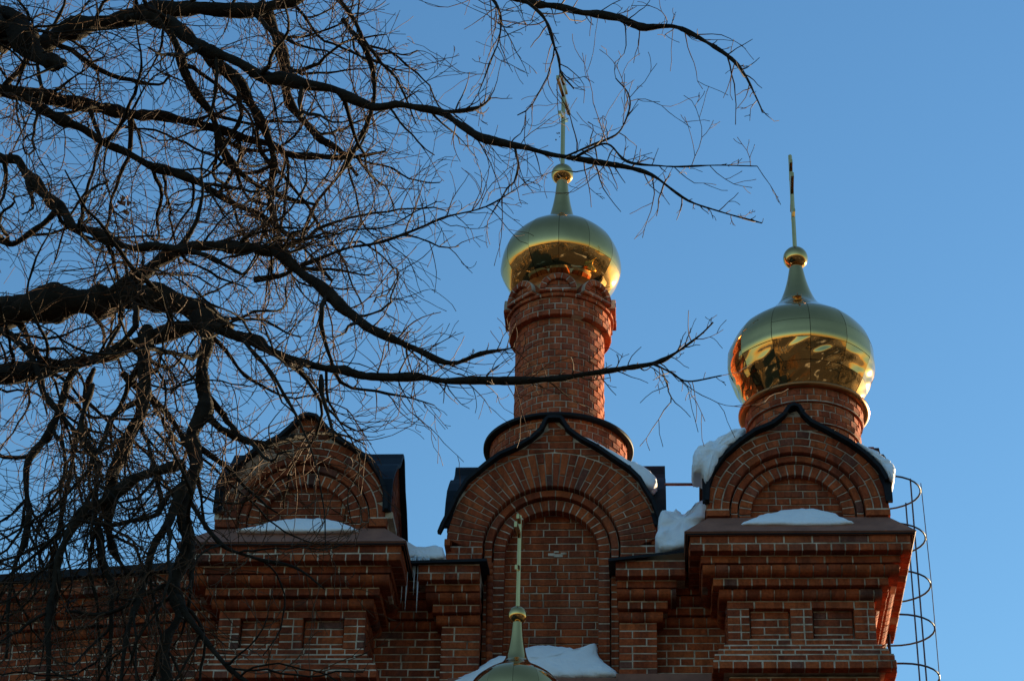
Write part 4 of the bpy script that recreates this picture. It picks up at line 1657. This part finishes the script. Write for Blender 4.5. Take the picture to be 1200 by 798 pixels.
def wander(p, d, L, n, bend, drift):
    """crooked path of a young branch"""
    pts = [np.array(p)]
    d = d / np.linalg.norm(d)
    st = L / n
    curl = rng.normal(0, bend * .5, 3)
    for k in range(n):
        d = d + rng.normal(0, bend, 3) + curl + np.array([0, 0, drift])
        d /= np.linalg.norm(d)
        pts.append(pts[-1] + d * st)
    return np.array(pts)


tv, tf = [], []
nv = 0


def twig(pts, rad, n=3):
    global nv
    v, f = tube_mesh(pts, rad, n, False)
    tv.append(v)
    tf.extend([tuple(i + nv for i in q) for q in f])
    nv += len(v)


def sprout(p, d, L, r, level, droop):
    """twig with side twigs, grown into the joined twig mesh"""
    n = max(4, int(L / .045))
    pts = wander(p, d, L, n, .15, -.03 * droop + .012)
    rad = np.linspace(r, max(.0013, r * .36), n + 1)
    rad[1::2] *= 1.15                                  # nodes
    rad[-1] = max(rad[-1] * 1.3, .0017)                # end bud
    twig(pts, rad, 4 if r > .004 else 3)
    if level > 0:
        k = 1
        while k < n:
            if rng.random() < .42:
                dd = pts[min(k + 1, n)] - pts[k - 1]
                dd /= np.linalg.norm(dd) + 1e-9
                side = np.cross(dd, rng.normal(size=3))
                side /= np.linalg.norm(side) + 1e-9
                sprout(pts[k], dd * .85 + side * .65, L * rng.uniform(.25, .6), max(.0016, rad[k] * .62), level - 1, droop)
            k += 1


limb_data = []
for li, (px, Y0, Y1, dens, droop) in enumerate(LIMBS):
    pts, rad = limb_points(px, Y0, Y1)
    if rad.max() > .014:
        rad = rad * 1.14
    seg = np.linalg.norm(np.diff(pts, axis=0), axis=1)
    m = len(pts)
    # crookedness and knots
    t_ = np.cumsum(np.concatenate([[0], seg]))
    wob = np.stack([np.interp(t_, np.arange(0, t_[-1] + .3, .13), rng.normal(0, 1, len(np.arange(0, t_[-1] + .3, .13)))) for _ in range(3)], 1)
    pts = pts + wob * np.minimum(rad * .6, .012)[:, None]
    rr = rad * (1 + .26 * np.interp(t_, np.arange(0, t_[-1] + .2, .07), rng.normal(0, 1, len(np.arange(0, t_[-1] + .2, .07)))).clip(-1, 1.6))
    fine_n = 2
    tt = np.linspace(0, m - 1, (m - 1) * fine_n + 1)
    fp = np.stack([np.interp(tt, np.arange(m), pts[:, k]) for k in range(3)], 1)
    frd = np.interp(tt, np.arange(m), rr) * (1 + rng.normal(0, .04, len(tt)))
    mb = MB()
    big = rad.max() > .018
    mb.tube(fp, frd, 10 if big else 6)
    mb.build('limb' if big else 'branch', 'bark', tree, True)
    limb_data.append((pts, rad, t_, dens, droop))

count_branch = 0
for pts, rad, t_, dens, droop in list(limb_data):     # crooked secondary limbs that fill the tangle
    if rad.max() < .014:
        continue
    s_ = .2
    while s_ < t_[-1]:
        i = min(max(int(np.searchsorted(t_, s_)), 1), len(pts) - 1)
        s_ += rng.uniform(.12, .30)
        x, y = proj(pts[i])
        if x < -20 or x > 400 or y < -20 or y > 800 or rad[i] < .008:
            continue
        dd = pts[i] - pts[i - 1]
        dd /= np.linalg.norm(dd)
        side = np.cross(dd, rng.normal(size=3))
        side /= np.linalg.norm(side)
        L = rng.uniform(.45, 1.25)
        n = int(L / .06)
        bp = wander(pts[i], dd * rng.uniform(.4, 1.1) + side + np.array([0, 0, -.5 * droop + .05]), L, n, .20, -.05 * droop + .01)
        r = min(rad[i] * .55, rng.uniform(.009, .020))
        br2 = np.linspace(r, .0035, n + 1) * (1 + rng.normal(0, .09, n + 1))
        v, f = tube_mesh(bp, br2, 6)
        mesh_obj('branch', v, f, 'bark', tree, True)
        count_branch += 1
        sg_ = np.linalg.norm(np.diff(bp, axis=0), axis=1)
        limb_data.append((bp, br2, np.concatenate([[0], np.cumsum(sg_)]), dens * .8, droop))
print('secondary', count_branch)
for pts, rad, t_, dens, droop in limb_data:
    Ltot = t_[-1]
    s_ = .05
    while s_ < Ltot:
        i = int(np.searchsorted(t_, s_))
        i = min(max(i, 1), len(pts) - 1)
        p, r0 = pts[i], rad[i]
        x, y = proj(p)
        s_ += rng.uniform(.028, .092) / dens * (1.0 if x < 430 else .60)
        if x < -60 or y < -60 or y > 860:
            continue
        dd = pts[i] - pts[i - 1]
        dd /= np.linalg.norm(dd)
        side = np.cross(dd, rng.normal(size=3))
        side /= np.linalg.norm(side)
        tip = s_ / Ltot
        if x < 430:
            L = rng.choice((rng.uniform(.04, .12), rng.uniform(.14, .55), rng.uniform(.14, .55))) * (1.1 - .25 * tip)
        else:
            L = rng.choice((rng.uniform(.04, .12), rng.uniform(.15, .50), rng.uniform(.15, .40)))
        if x > 430 and s_ > Ltot * .85:
            L *= .45
        d0 = dd * rng.uniform(.3, .9) + side + np.array([0, 0, -.55 * droop + .1])
        big = rng.random() < .30 and L > .26 and (x < 430 or s_ < Ltot * .7)
        r = min(max(r0 * .55, .002), rng.uniform(.0026, .0046))
        if big and count_branch < 300:
            L *= rng.uniform(1.0, 1.6) if x < 430 else 1.0
            r = min(r0 * .6, rng.uniform(.0055, .010))
            n = max(6, int(L / .05))
            bp = wander(p, d0, L, n, .22, -.05 * droop + .012)
            br2 = np.linspace(r, .0028, n + 1)
            br2[1::2] *= 1.18
            v, f = tube_mesh(bp, br2 * (1 + rng.normal(0, .08, n + 1)), 5)
            mesh_obj('branch', v, f, 'bark', tree, True)
            count_branch += 1
            for k in range(2, n + 1):
                if rng.random() < .7:
                    e = bp[k] - bp[k - 1]
                    e /= np.linalg.norm(e)
                    sd = np.cross(e, rng.normal(size=3))
                    sd /= np.linalg.norm(sd)
                    sprout(bp[k], e * .7 + sd * .8, rng.uniform(.10, .36), .0027, 1, droop)
        else:
            sprout(p, d0, L, r, 1 if rng.random() < .85 else 2, droop)
mesh_obj('twigs', np.vstack(tv), tf, 'twig', tree, True, kind='stuff')

# dry leaves and seed clusters still hanging
mb_ = MB()


def leaf(px, Y, size, n=9):
    p = at(*px, Y)
    for k in range(n):
        c = p + rng.normal(0, size * .45, 3)
        a, b = rng.normal(size=3), rng.normal(size=3)
        a /= np.linalg.norm(a)
        b -= a * (a @ b)
        b /= np.linalg.norm(b)
        nrm = np.cross(a, b)
        L_, w_ = size * rng.uniform(.5, .9), size * rng.uniform(.2, .4)
        mb_.add([c, c + a * L_ * .5 + b * w_ + nrm * size * .2, c + a * L_, c + a * L_ * .5 - b * w_ + nrm * size * .2, c + a * L_ * .5],
                [(0, 1, 4), (1, 2, 4), (2, 3, 4), (3, 0, 4)])


leaf((148, 245), 9.2, .05, 14)
leaf((118, 214), 9.3, .03, 8)
leaf((372, 82), 9.3, .02, 5)
leaf((655, 160), 8.9, .016, 4)
leaf((180, 482), 9.0, .022, 4)
leaf((355, 562), 8.9, .02, 5)
leaf((324, 655), 8.8, .02, 5)
leaf((262, 225), 9.4, .03, 8)
mb_.build('dry_leaves', 'leaf', tree, kind='stuff')
print('bricks', len(ALL), 'twig verts', nv, 'branches', count_branch)
